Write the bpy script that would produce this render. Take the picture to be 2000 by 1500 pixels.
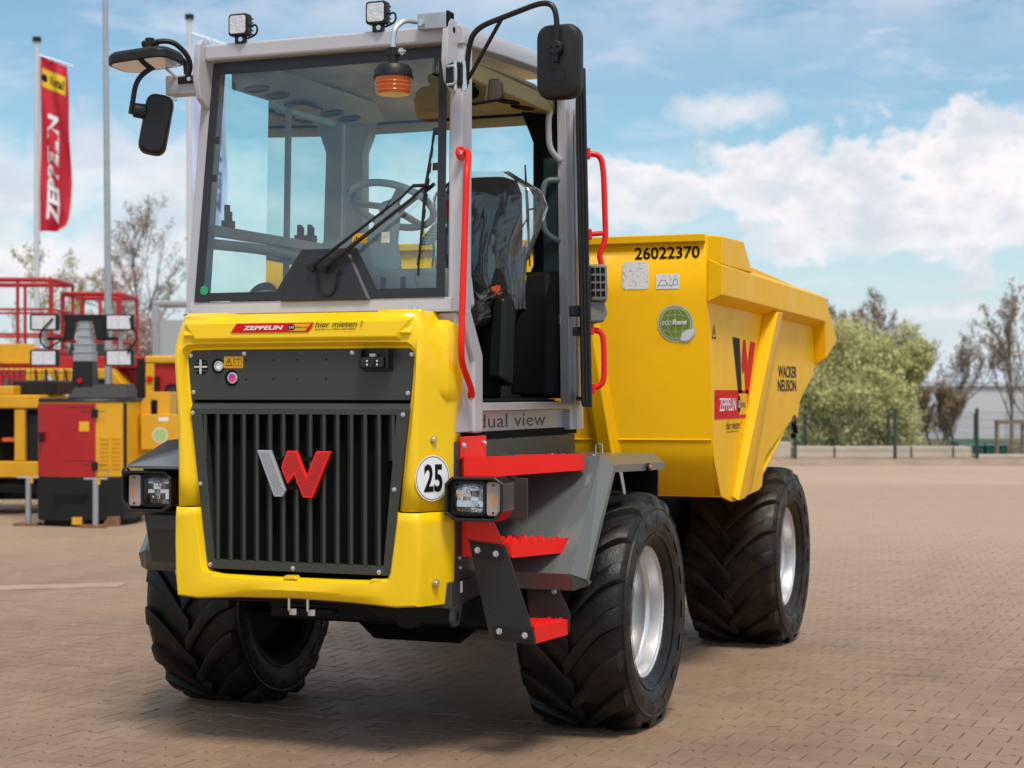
import bpy, bmesh, math, random
import numpy as np
from mathutils import Vector, Matrix

for o in list(bpy.data.objects):
    bpy.data.objects.remove(o)
SC = bpy.context.scene
COL = SC.collection
random.seed(7)
R = math.radians

# ------------------------------------------------------------------ camera
CAMP = Vector((3.73, -8.17, 1.63))
YAW = R(21.5)
cam = bpy.data.cameras.new('camera')
cam.sensor_width = 36.0
cam.lens = 61.2
cam.shift_y = 17.0 / 2000.0
cam.clip_start = 0.1
cam.clip_end = 6000
cam.dof.use_dof = True
cam.dof.focus_distance = 7.9
cam.dof.aperture_fstop = 3.5
camo = bpy.data.objects.new('camera', cam)
camo.location = CAMP
camo.rotation_euler = (R(90), 0, YAW)
COL.objects.link(camo)
SC.camera = camo
CR = Vector((math.cos(YAW), math.sin(YAW), 0))
CF = Vector((-math.sin(YAW), math.cos(YAW), 0))

# ------------------------------------------------------------------ sky and sun
SUN_EL, SUN_AZ = R(62), R(140)          # azimuth clockwise from +Y
w = bpy.data.worlds.new('World')
SC.world = w
w.use_nodes = True
nt = w.node_tree
nt.nodes.clear()
def nn(t, **k):
    n = nt.nodes.new(t)
    for a, b in k.items():
        setattr(n, a, b)
    return n
def lk(a, b):
    nt.links.new(a, b)
def M(op, a, b=None, c=None):
    n = nn('ShaderNodeMath', operation=op)
    for i, v in enumerate((a, b, c)):
        if v is None:
            continue
        if isinstance(v, (int, float)):
            n.inputs[i].default_value = v
        else:
            lk(v, n.inputs[i])
    return n.outputs[0]
def SS(v, e0, e1):
    n = nn('ShaderNodeMapRange', interpolation_type='SMOOTHSTEP')
    lk(v, n.inputs['Value'])
    n.inputs['From Min'].default_value = e0
    n.inputs['From Max'].default_value = e1
    return n.outputs[0]
sky = nn('ShaderNodeTexSky', sky_type='NISHITA', sun_disc=False)
sky.sun_elevation = SUN_EL
sky.sun_rotation = SUN_AZ
sky.air_density = 1.0
sky.dust_density = 0.6
sky.ozone_density = 1.6
tc = nn('ShaderNodeTexCoord')
sep = nn('ShaderNodeSeparateXYZ')
lk(tc.outputs['Generated'], sep.inputs[0])
# cloud sheet coordinates: azimuth around the observer and height above the horizon
az = M('ARCTAN2', sep.outputs[0], sep.outputs[1])
el = M('ARCSINE', sep.outputs[2])
def cnoise(sx, sy, scale, detail, rough, ox, oy, dist=0.0):
    cb = nn('ShaderNodeCombineXYZ')
    lk(M('MULTIPLY_ADD', az, sx, ox), cb.inputs[0])
    lk(M('MULTIPLY_ADD', el, sy, oy), cb.inputs[1])
    n = nn('ShaderNodeTexNoise', noise_dimensions='2D')
    lk(cb.outputs[0], n.inputs['Vector'])
    n.inputs['Scale'].default_value = scale
    n.inputs['Detail'].default_value = detail
    n.inputs['Roughness'].default_value = rough
    n.inputs['Distortion'].default_value = dist
    return n.outputs[0]
CL = dict(ox=2.3, oy=0.4)
n1 = cnoise(1.0, 2.6, 5.0, 7, 0.55, 2.3, 0.4, 0.15)        # cumulus masses
n2 = cnoise(1.0, 4.0, 9.0, 6, 0.6, 7.7, 3.1, 0.3)          # thin veils
n3 = cnoise(1.0, 2.2, 16.0, 6, 0.6, 1.1, 5.2, 0.2)         # billows inside
cum = SS(M('ADD', n1, M('MULTIPLY', M('SUBTRACT', n3, 0.5), 0.22)), 0.42, 0.58)  # unseen cover overhead thickened to whiten the light
# single cloud banks: azimuth, elevation, half width, half height, softness, weight
BANKS = [(-.205, .112, .085, .036, .40, 1.0), (-.110, .116, .10, .042, .40, 1.0), (-.300, .112, .050, .024, .45, .95), (-.255, .160, .035, .014, .8, .75),
         (-.150, .086, .16, .010, .6, .8), (-.590, .118, .16, .030, 1.1, .85), (-.640, .072, .10, .026, .9, .9), (-.555, .085, .06, .018, 1.0, .8),
         (-.125, .045, .035, .006, 1.0, .7), (-.45, .10, .10, .040, 1.0, .8), (.25, .12, .16, .045, .6, .9), (-1.05, .12, .18, .05, .6, .9)]
nb = M('SUBTRACT', cnoise(1.0, 1.3, 22.0, 6, 0.58, 4.0, 2.0, 0.1), 0.5)
bank = None
for a0, e0, ra, re_, sf, wt in BANKS:
    qx = M('DIVIDE', M('SUBTRACT', az, a0), ra)
    qy = M('DIVIDE', M('SUBTRACT', el, e0), re_)
    dist_ = M('SQRT', M('ADD', M('MULTIPLY', qx, qx), M('MULTIPLY', qy, qy)))
    v_ = M('MULTIPLY', SS(M('ADD', dist_, M('MULTIPLY', nb, 2.8)), 1.0 + sf * .35, 1.0 - sf * .8), wt)
    bank = v_ if bank is None else M('MAXIMUM', bank, v_)
veil = M('MULTIPLY', SS(n2, 0.45, 0.75), 0.45)
low = M('MULTIPLY', SS(el, 0.15, -0.03), 1.0)             # paler towards the horizon
cov = M('MAXIMUM', M('MAXIMUM', M('MULTIPLY', cum, SS(el, .16, .3)), bank), veil)
shade = SS(M('ADD', M('MULTIPLY', M('SUBTRACT', n3, 0.5), .7), M('MULTIPLY', nb, .8)), -0.22, 0.20)
cr = nn('ShaderNodeMix', data_type='RGBA')
lk(shade, cr.inputs['Factor'])
cr.inputs['A'].default_value = (0.60, 0.645, 0.71, 1)
cr.inputs['B'].default_value = (0.90, 0.85, 0.865, 1)
bg1 = nn('ShaderNodeBackground')
tint = nn('ShaderNodeMix', data_type='RGBA', blend_type='MULTIPLY')
tint.inputs['Factor'].default_value = 1.0
lk(sky.outputs[0], tint.inputs['A'])
tint.inputs['B'].default_value = (0.84, 1.0, 0.98, 1)
hz = nn('ShaderNodeMix', data_type='RGBA')            # pale air near the horizon
lk(low, hz.inputs['Factor'])
lk(tint.outputs['Result'], hz.inputs['A'])
hz.inputs['B'].default_value = (4.9, 5.6, 6.5, 1)
lk(hz.outputs['Result'], bg1.inputs[0])
bg1.inputs[1].default_value = 0.115
bg2 = nn('ShaderNodeBackground')
lk(cr.outputs['Result'], bg2.inputs[0])
bg2.inputs[1].default_value = 1.0
mx = nn('ShaderNodeMixShader')
lk(cov, mx.inputs[0]); lk(bg1.outputs[0], mx.inputs[1]); lk(bg2.outputs[0], mx.inputs[2])
w.cycles.sampling_method = 'MANUAL'
w.cycles.sample_map_resolution = 256
ow = nn('ShaderNodeOutputWorld')
lk(mx.outputs[0], ow.inputs[0])

sl = bpy.data.lights.new('sun', 'SUN')
sl.energy = 2.7
sl.angle = R(16)
sl.color = (1.0, 0.93, 0.82)
so = bpy.data.objects.new('sun', sl)
sd = Vector((math.sin(SUN_AZ) * math.cos(SUN_EL), math.cos(SUN_AZ) * math.cos(SUN_EL), math.sin(SUN_EL)))
so.rotation_euler = (-sd).to_track_quat('-Z', 'Y').to_euler()
so.location = (0, 0, 30)
COL.objects.link(so)

vs = SC.view_settings
vs.view_transform = 'Standard'
vs.look = 'None'
vs.gamma = 1
vs.use_curve_mapping = False
vs.exposure = 0.20
SC.render.engine = 'CYCLES'
SC.cycles.max_bounces = 8
SC.cycles.transparent_max_bounces = 16

# ------------------------------------------------------------------ helpers
class G:
    """collects vertices and faces of one mesh"""
    def __init__(s):
        s.v, s.f = [], []
    def add(s, vs, fs):
        b = len(s.v)
        s.v += [tuple(p) for p in vs]
        s.f += [tuple(i + b for i in f) for f in fs]
        return s
    def box(s, x0, x1, y0, y1, z0, z1, T=None):
        vs = [Vector((x, y, z)) for z in (z0, z1) for y in (y0, y1) for x in (x0, x1)]
        if T is not None:
            vs = [T @ p for p in vs]
        return s.add(vs, [(0, 2, 3, 1), (4, 5, 7, 6), (0, 1, 5, 4), (2, 6, 7, 3), (0, 4, 6, 2), (1, 3, 7, 5)])
    def bar(s, a, b, wx, wz, up=(0, 0, 1)):
        """box-section bar from a to b"""
        a, b = Vector(a), Vector(b)
        d = (b - a).normalized()
        u = Vector(up)
        sx = d.cross(u)
        if sx.length < 1e-4:
            sx = d.cross(Vector((0, 1, 0)))
        sx.normalize()
        sz = sx.cross(d).normalized()
        vs = []
        for p in (a, b):
            for i, j in ((-1, -1), (1, -1), (1, 1), (-1, 1)):
                vs.append(p + sx * (i * wx / 2) + sz * (j * wz / 2))
        return s.add(vs, [(3, 2, 1, 0), (4, 5, 6, 7), (0, 1, 5, 4), (1, 2, 6, 5), (2, 3, 7, 6), (3, 0, 4, 7)])
    def prism(s, pts, axis, a0, a1, pts2=None):
        """polygon in the plane across axis, extruded from a0 to a1 (pts2: other outline at a1)"""
        n = len(pts)
        q = pts2 or pts
        def mk(p, a):
            if axis == 'X': return (a, p[0], p[1])
            if axis == 'Y': return (p[0], a, p[1])
            return (p[0], p[1], a)
        vs = [mk(p, a0) for p in pts] + [mk(p, a1) for p in q]
        fs = [tuple(range(n - 1, -1, -1)), tuple(range(n, 2 * n))]
        fs += [(i, (i + 1) % n, n + (i + 1) % n, n + i) for i in range(n)]
        return s.add(vs, fs)
    def loft(s, loops, cu=False, caps=False):
        n = len(loops[0]); vs = []; fs = []
        for l in loops:
            vs += l
        for j in range(len(loops) - 1):
            for i in range(n if cu else n - 1):
                k = (i + 1) % n
                fs.append((j * n + i, j * n + k, (j + 1) * n + k, (j + 1) * n + i))
        if caps:
            fs.append(tuple(range(n - 1, -1, -1)))
            fs.append(tuple(range((len(loops) - 1) * n, len(loops) * n)))
        return s.add(vs, fs)
    def tube(s, path, r, n=10, closed=False):
        P = [Vector(p) for p in path]
        m = len(P); loops = []
        prev = None
        for i, p in enumerate(P):
            if closed:
                t = P[(i + 1) % m] - P[i - 1]
            else:
                t = P[min(i + 1, m - 1)] - P[max(i - 1, 0)]
            t.normalize()
            if prev is None:
                a = Vector((0, 0, 1)) if abs(t.z) < 0.9 else Vector((1, 0, 0))
                u = t.cross(a).normalized()
            else:
                u = (prev - t * prev.dot(t))
                u = u.normalized() if u.length > 1e-6 else t.orthogonal().normalized()
            prev = u
            v = t.cross(u)
            rr = r[i] if isinstance(r, (list, tuple)) else r
            loops.append([p + (u * math.cos(2 * math.pi * k / n) + v * math.sin(2 * math.pi * k / n)) * rr for k in range(n)])
        if closed:
            loops.append(loops[0])
        return s.loft(loops, True, not closed)
    def lathe(s, prof, c, axis, n=32, caps=True):
        """profile of (radius, height along axis) turned about axis through c"""
        c = Vector(c); ax = Vector(axis).normalized()
        u = ax.orthogonal().normalized(); v = ax.cross(u)
        loops = [[c + ax * h + (u * math.cos(2 * math.pi * k / n) + v * math.sin(2 * math.pi * k / n)) * max(r, 1e-4) for k in range(n)] for r, h in prof]
        return s.loft(loops, True, caps)
    def cyl(s, c, axis, r, h, n=20, r2=None):
        return s.lathe([(r, 0), (r if r2 is None else r2, h)], c, axis, n)
    def sphere(s, c, rx, ry, rz, n=16, m=10):
        c = Vector(c); loops = []
        for j in range(m + 1):
            a = math.pi * j / m - math.pi / 2
            q = max(math.cos(a), 1e-3)
            loops.append([c + Vector((rx * q * math.cos(2 * math.pi * i / n), ry * q * math.sin(2 * math.pi * i / n), rz * math.sin(a))) for i in range(n)])
        return s.loft(loops, True, True)

def fillet(path, r, k=5):
    """round the corners of a polyline"""
    P = [Vector(p) for p in path]
    out = [P[0]]
    for i in range(1, len(P) - 1):
        a, b, c = P[i - 1], P[i], P[i + 1]
        d1 = min(r, (a - b).length * 0.48); d2 = min(r, (c - b).length * 0.48)
        p1 = b + (a - b).normalized() * d1; p2 = b + (c - b).normalized() * d2
        for j in range(k + 1):
            t = j / k
            out.append(p1 * (1 - t) ** 2 + b * 2 * t * (1 - t) + p2 * t * t)
    out.append(P[-1])
    return out
def rrect(x0, x1, z0, z1, r, k=4):
    out = []
    for cx, cz, a0 in ((x1 - r, z1 - r, 0), (x0 + r, z1 - r, 90), (x0 + r, z0 + r, 180), (x1 - r, z0 + r, 270)):
        for j in range(k + 1):
            a = R(a0 + 90 * j / k)
            out.append((cx + r * math.cos(a), cz + r * math.sin(a)))
    return out
def circ(cx, cz, r, n=24, rz=None):
    return [(cx + r * math.cos(2 * math.pi * i / n), cz + (rz or r) * math.sin(2 * math.pi * i / n)) for i in range(n)]

def finish(me, smooth=35, recalc=True):
    if recalc:
        bm = bmesh.new(); bm.from_mesh(me)
        bmesh.ops.recalc_face_normals(bm, faces=bm.faces)
        bm.to_mesh(me); bm.free()
    if smooth:
        me.polygons.foreach_set('use_smooth', [True] * len(me.polygons))
        me.set_sharp_from_angle(angle=R(smooth))
def mesh(name, g, m, smooth=35, recalc=True):
    me = bpy.data.meshes.new(name)
    me.from_pydata(g.v, [], g.f)
    me.validate()
    finish(me, smooth, recalc)
    if m:
        me.materials.append(m)
    return me
def link(name, me, parent=None, loc=(0, 0, 0), rot=None, scale=None):
    o = bpy.data.objects.new(name, me)
    COL.objects.link(o)
    o.parent = parent
    o.location = loc
    if rot is not None:
        o.rotation_euler = rot
    if scale is not None:
        o.scale = scale
    return o
def obj(name, g, m, parent=None, bevel=0.0, seg=2, smooth=35, loc=(0, 0, 0), rot=None, recalc=True, solid=0):
    o = link(name, mesh(name, g, m, smooth, recalc), parent, loc, rot)
    if solid:
        s = o.modifiers.new('solid', 'SOLIDIFY'); s.thickness = solid; s.offset = 0
    if bevel:
        b = o.modifiers.new('bevel', 'BEVEL')
        b.width = bevel; b.segments = seg; b.limit_method = 'ANGLE'; b.angle_limit = R(32)
        b.harden_normals = True
    return o
def tag(o, label=None, cat=None, group=None, kind=None):
    if label: o['label'] = label
    if cat: o['category'] = cat
    if group: o['group'] = group
    if kind: o['kind'] = kind
    return o
def thing(name, label, cat, loc=(0, 0, 0), rz=0, group=None):
    o = bpy.data.objects.new(name, None)
    o.empty_display_size = 0.3
    COL.objects.link(o)
    o.location = loc; o.rotation_euler = (0, 0, rz)
    return tag(o, label, cat, group)
def yard(a, d, z=0.0):
    """point of the yard: a metres to the right and d metres ahead of where the photographer stands"""
    p = Vector((CAMP.x, CAMP.y, 0)) + CR * a + CF * d
    return Vector((p.x, p.y, z))

# ------------------------------------------------------------------ materials
MATS = {}
def mat(name, col, rough=0.5, metal=0.0, var=0.0, vs=3.0, bump=0.0, bs=40.0, coat=0.0, spec=0.5, dirt=None, ds=4.0, dth=(0.5, 0.7), rvar=0.0):
    m = bpy.data.materials.new(name)
    m.use_nodes = True
    t = m.node_tree
    b = t.nodes['Principled BSDF']
    b.inputs['Roughness'].default_value = rough
    b.inputs['Metallic'].default_value = metal
    b.inputs['Specular IOR Level'].default_value = spec
    b.inputs['Coat Weight'].default_value = coat
    b.inputs['Coat Roughness'].default_value = 0.05
    c = (*col, 1)
    b.inputs['Base Color'].default_value = c
    co = t.nodes.new('ShaderNodeNewGeometry')
    src = None
    def noise(scale, detail=5, rough_=0.6):
        n = t.nodes.new('ShaderNodeTexNoise')
        t.links.new(co.outputs['Position'], n.inputs['Vector'])
        n.inputs['Scale'].default_value = scale
        n.inputs['Detail'].default_value = detail
        n.inputs['Roughness'].default_value = rough_
        return n.outputs[0]
    def ramp(v, a, bb, lo=0.0, hi=1.0):
        n = t.nodes.new('ShaderNodeMapRange')
        t.links.new(v, n.inputs['Value'])
        n.inputs['From Min'].default_value = a; n.inputs['From Max'].default_value = bb
        n.inputs['To Min'].default_value = lo; n.inputs['To Max'].default_value = hi
        return n.outputs[0]
    def mixc(f, A, B):
        n = t.nodes.new('ShaderNodeMix'); n.data_type = 'RGBA'
        t.links.new(f, n.inputs['Factor'])
        for k, v in (('A', A), ('B', B)):
            if isinstance(v, tuple): n.inputs[k].default_value = v
            else: t.links.new(v, n.inputs[k])
        return n.outputs['Result']
    if var:
        f = ramp(noise(vs), 0.3, 0.7)
        src = mixc(f, tuple(x * (1 - var) for x in col) + (1,), tuple(min(1, x * (1 + var)) for x in col) + (1,))
    if dirt:
        f = ramp(noise(ds, 8, 0.65), dth[0], dth[1], 0, 0.85)
        src = mixc(f, src or c, (*dirt, 1))
    if src is not None:
        t.links.new(src, b.inputs['Base Color'])
    if rvar:
        t.links.new(ramp(noise(vs * 2.2), 0.3, 0.7, max(0.02, rough - rvar), rough + rvar), b.inputs['Roughness'])
    if bump:
        bn = t.nodes.new('ShaderNodeBump')
        bn.inputs['Strength'].default_value = bump
        bn.inputs['Distance'].default_value = 0.01
        t.links.new(noise(bs), bn.inputs['Height'])
        t.links.new(bn.outputs[0], b.inputs['Normal'])
    MATS[name] = m
    return m
def glass(name, tint, refl=1.0, rough=0.0, ior=1.5, milk=0.0):
    m = bpy.data.materials.new(name); m.use_nodes = True
    t = m.node_tree; t.nodes.clear()
    o = t.nodes.new('ShaderNodeOutputMaterial')
    tr = t.nodes.new('ShaderNodeBsdfTransparent'); tr.inputs[0].default_value = (*tint, 1)
    gl = t.nodes.new('ShaderNodeBsdfGlossy'); gl.inputs['Roughness'].default_value = rough
    gl.inputs[0].default_value = (refl, refl, refl, 1)
    fr = t.nodes.new('ShaderNodeFresnel'); fr.inputs[0].default_value = ior
    mx = t.nodes.new('ShaderNodeMixShader')
    base_ = tr
    if milk:
        df = t.nodes.new('ShaderNodeBsdfDiffuse'); df.inputs[0].default_value = (.8, .8, .82, 1)
        tl = t.nodes.new('ShaderNodeBsdfTranslucent'); tl.inputs[0].default_value = (.8, .8, .82, 1)
        a_ = t.nodes.new('ShaderNodeAddShader'); t.links.new(df.outputs[0], a_.inputs[0]); t.links.new(tl.outputs[0], a_.inputs[1])
        base_ = t.nodes.new('ShaderNodeMixShader'); base_.inputs[0].default_value = milk
        t.links.new(tr.outputs[0], base_.inputs[1]); t.links.new(df.outputs[0], base_.inputs[2])
    t.links.new(fr.outputs[0], mx.inputs[0]); t.links.new(base_.outputs[0], mx.inputs[1]); t.links.new(gl.outputs[0], mx.inputs[2])
    t.links.new(mx.outputs[0], o.inputs[0])
    MATS[name] = m
    return m
YEL = mat('yellow_paint', (0.90, 0.578, 0.004), 0.32, coat=0.36, spec=.25, var=0.025, vs=1.5, rvar=0.07, bump=.10, bs=2.5, dirt=(.74, .50, .07), ds=3.5, dth=(.58, 1.0))
YSK = mat('yellow_skip_paint', (0.88, 0.475, 0.002), 0.46, coat=0.03, spec=.16, var=0.04, vs=2.0, rvar=0.10, bump=0.12, bs=5, dirt=(.64, .35, .02), ds=2.2, dth=(.62, .95))
RED = mat('red_paint', (0.80, 0.014, 0.009), 0.38, spec=.3, coat=0.08, var=0.03)
GRY = mat('graphite_paint', (0.037, 0.040, 0.036), 0.45, var=0.05, bump=0.04, bs=300)
FEN = mat('fender_grey', (0.085, 0.098, 0.094), 0.33, coat=0.25, var=0.06, bump=0.02, bs=60)
CAB = mat('cab_grey', (0.47, 0.46, 0.49), 0.38, coat=0.2, var=0.02)
BLK = mat('black_plastic', (0.0065, 0.0062, 0.0065), 0.45, spec=.4, bump=0.05, bs=250)
BLG = mat('black_gloss', (0.008, 0.008, 0.009), 0.22)
FRI = mat('windscreen_border', (0.018, 0.018, 0.021), 0.4)
DRK = mat('chassis_black', (0.004, 0.004, 0.004), 0.6, var=0.2, spec=.25)
RUB = mat('tyre_rubber', (0.0050, 0.0043, 0.0042), 0.44, spec=.36, rvar=.12, var=0.25, vs=8, bump=0.25, bs=60, dirt=(0.040, 0.027, 0.017), ds=9, dth=(0.50, 0.82))
RUR = mat('tyre_rubber_dusty', (0.0065, 0.0050, 0.0042), 0.48, spec=.32, rvar=.12, var=0.3, vs=8, bump=0.25, bs=60, dirt=(0.055, 0.032, 0.016), ds=8, dth=(0.40, 0.80))
RIM = mat('rim_silver', (0.70, 0.70, 0.71), 0.36, metal=0.75, var=0.05, rvar=.08, dirt=(0.3, 0.25, 0.2), ds=14, dth=(0.62, 0.9))
ZNC = mat('zinc', (0.68, 0.69, 0.70), 0.28, metal=0.9)
BRS = mat('zinc_yellow', (0.62, 0.52, 0.30), 0.3, metal=0.8)
GAL = mat('galvanised', (0.42, 0.44, 0.46), 0.42, metal=0.6, var=0.1, vs=8)
WHT = mat('white_vinyl', (0.82, 0.82, 0.84), 0.55, spec=.2)
BVI = mat('black_vinyl', (0.008, 0.008, 0.010), 0.6, spec=.12)
RVI = mat('red_vinyl', (0.62, 0.010, 0.014), 0.6, spec=.12)
YVI = mat('yellow_vinyl', (0.80, 0.42, 0.03), 0.6, spec=.15)
NVI = mat('navy_vinyl', (0.010, 0.013, 0.024), 0.6, spec=.12)
GVI = mat('green_vinyl', (0.20, 0.30, 0.03), 0.45)
LVI = mat('pale_vinyl', (0.62, 0.66, 0.52), 0.45)
AMB = mat('amber_lens', (0.55, 0.10, 0.002), 0.10, coat=0.6)
HEADL = mat('headliner', (0.46, 0.41, 0.29), 0.85, var=0.1, vs=20)
HEADY = mat('headliner_panel', (0.40, 0.31, 0.11), 0.6)
INT = mat('interior_grey', (0.46, 0.50, 0.50), 0.6, var=0.05)
IND = mat('interior_dark', (0.0035, 0.0038, 0.004), 0.8, spec=.2)
TEA = mat('interior_teal', (0.018, 0.042, 0.046), 0.55)
SEAT = mat('seat_fabric', (0.012, 0.010, 0.011), 0.85, bump=0.3, bs=120)
PINK = mat('pink_cap', (0.85, 0.03, 0.32), 0.35)
CHR = mat('reflector_chrome', (0.93, 0.93, 0.92), 0.10, metal=1.0, bump=.35, bs=70)
SIL = mat('emblem_silver', (0.42, 0.45, 0.48), 0.4, metal=0.35)
ORG = mat('orange_clip', (0.75, 0.10, 0.01), 0.4)
GLS = glass('windscreen_glass', (0.83, 0.965, 0.945), 0.95, ior=1.95)
GLT = glass('side_glass', (0.84, 0.965, 0.955), 0.9)
PLA = glass('clear_plastic', (0.90, 0.89, 0.90), 1.0, 0.06, ior=1.8, milk=.065)
LEN = glass('clear_lens', (0.94, 0.94, 0.94), 1.0)
# perforated emblem faces: small dark holes pressed into the plate
def perforated(name, col):
    m = mat(name, col, 0.4)
    t = m.node_tree; b = t.nodes['Principled BSDF']
    ge = t.nodes.new('ShaderNodeNewGeometry')
    mp = t.nodes.new('ShaderNodeMapping'); mp.inputs['Scale'].default_value = (95, 1, 95); mp.inputs['Rotation'].default_value = (0, R(45), 0)
    t.links.new(ge.outputs['Position'], mp.inputs['Vector'])
    vo = t.nodes.new('ShaderNodeTexVoronoi'); vo.inputs['Scale'].default_value = 1.0; vo.inputs['Randomness'].default_value = 0.0
    t.links.new(mp.outputs[0], vo.inputs['Vector'])
    mr = t.nodes.new('ShaderNodeMapRange'); mr.inputs['From Min'].default_value = 0.52; mr.inputs['From Max'].default_value = 0.60
    t.links.new(vo.outputs['Distance'], mr.inputs['Value'])
    mi = t.nodes.new('ShaderNodeMix'); mi.data_type = 'RGBA'
    t.links.new(mr.outputs[0], mi.inputs['Factor'])
    mi.inputs['A'].default_value = (*col, 1); mi.inputs['B'].default_value = tuple(x * 0.12 for x in col) + (1,)
    t.links.new(mi.outputs['Result'], b.inputs['Base Color'])
    return m
PSI = perforated('emblem_silver_perforated', (0.42, 0.45, 0.48))
PRE = perforated('emblem_red_perforated', (0.72, 0.012, 0.012))

# ------------------------------------------------------------------ lettering
def frame(loc, xdir, up):
    x = Vector(xdir).normalized(); y = Vector(up); y = (y - x * y.dot(x)).normalized(); z = x.cross(y)
    return Matrix.Translation(Vector(loc)) @ Matrix((x, y, z)).transposed().to_4x4()
def text(body, width, height, loc, xdir, up, m, parent, shear=0.0, bold=0.0, name='lettering', lift=0.0, space=1.0):
    """flat letters fitted into width x height, lower left corner at loc"""
    cu = bpy.data.curves.new('t', 'FONT')
    cu.body = body; cu.shear = shear; cu.offset = bold; cu.size = 1.0; cu.resolution_u = 3; cu.space_character = space
    cu.extrude = 0.0
    o = bpy.data.objects.new('t', cu); COL.objects.link(o)
    dg = bpy.context.evaluated_depsgraph_get(); dg.update()
    me = bpy.data.meshes.new_from_object(o.evaluated_get(dg))
    bpy.data.objects.remove(o); bpy.data.curves.remove(cu)
    n = len(me.vertices)
    a = np.empty(n * 3); me.vertices.foreach_get('co', a); a = a.reshape(-1, 3)
    mn, mxv = a.min(0), a.max(0)
    s = (mxv - mn); s[s < 1e-6] = 1
    a[:, 0] = (a[:, 0] - mn[0]) / s[0] * width
    a[:, 1] = (a[:, 1] - mn[1]) / s[1] * height
    a[:, 2] = lift
    F = np.array(frame(loc, xdir, up))
    a = a @ F[:3, :3].T + F[:3, 3]
    me.vertices.foreach_set('co', a.ravel()); me.update()
    me.name = name
    me.materials.clear(); me.materials.append(m)
    return link(name, me, parent)
def flat(name, pts, loc, xdir, up, m, parent, lift=0.0, thick=0.0):
    """thin flat shape given in the plane's own coordinates"""
    F = frame(loc, xdir, up)
    g = G()
    n = len(pts)
    if thick:
        g.add([F @ Vector((p[0], p[1], lift - thick)) for p in pts] + [F @ Vector((p[0], p[1], lift)) for p in pts],
              [tuple(range(n - 1, -1, -1)), tuple(range(n, 2 * n))] + [(i, (i + 1) % n, n + (i + 1) % n, n + i) for i in range(n)])
    else:
        g.add([F @ Vector((p[0], p[1], lift)) for p in pts], [tuple(range(n))])
    return obj(name, g, m, parent, smooth=0, recalc=False)
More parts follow.
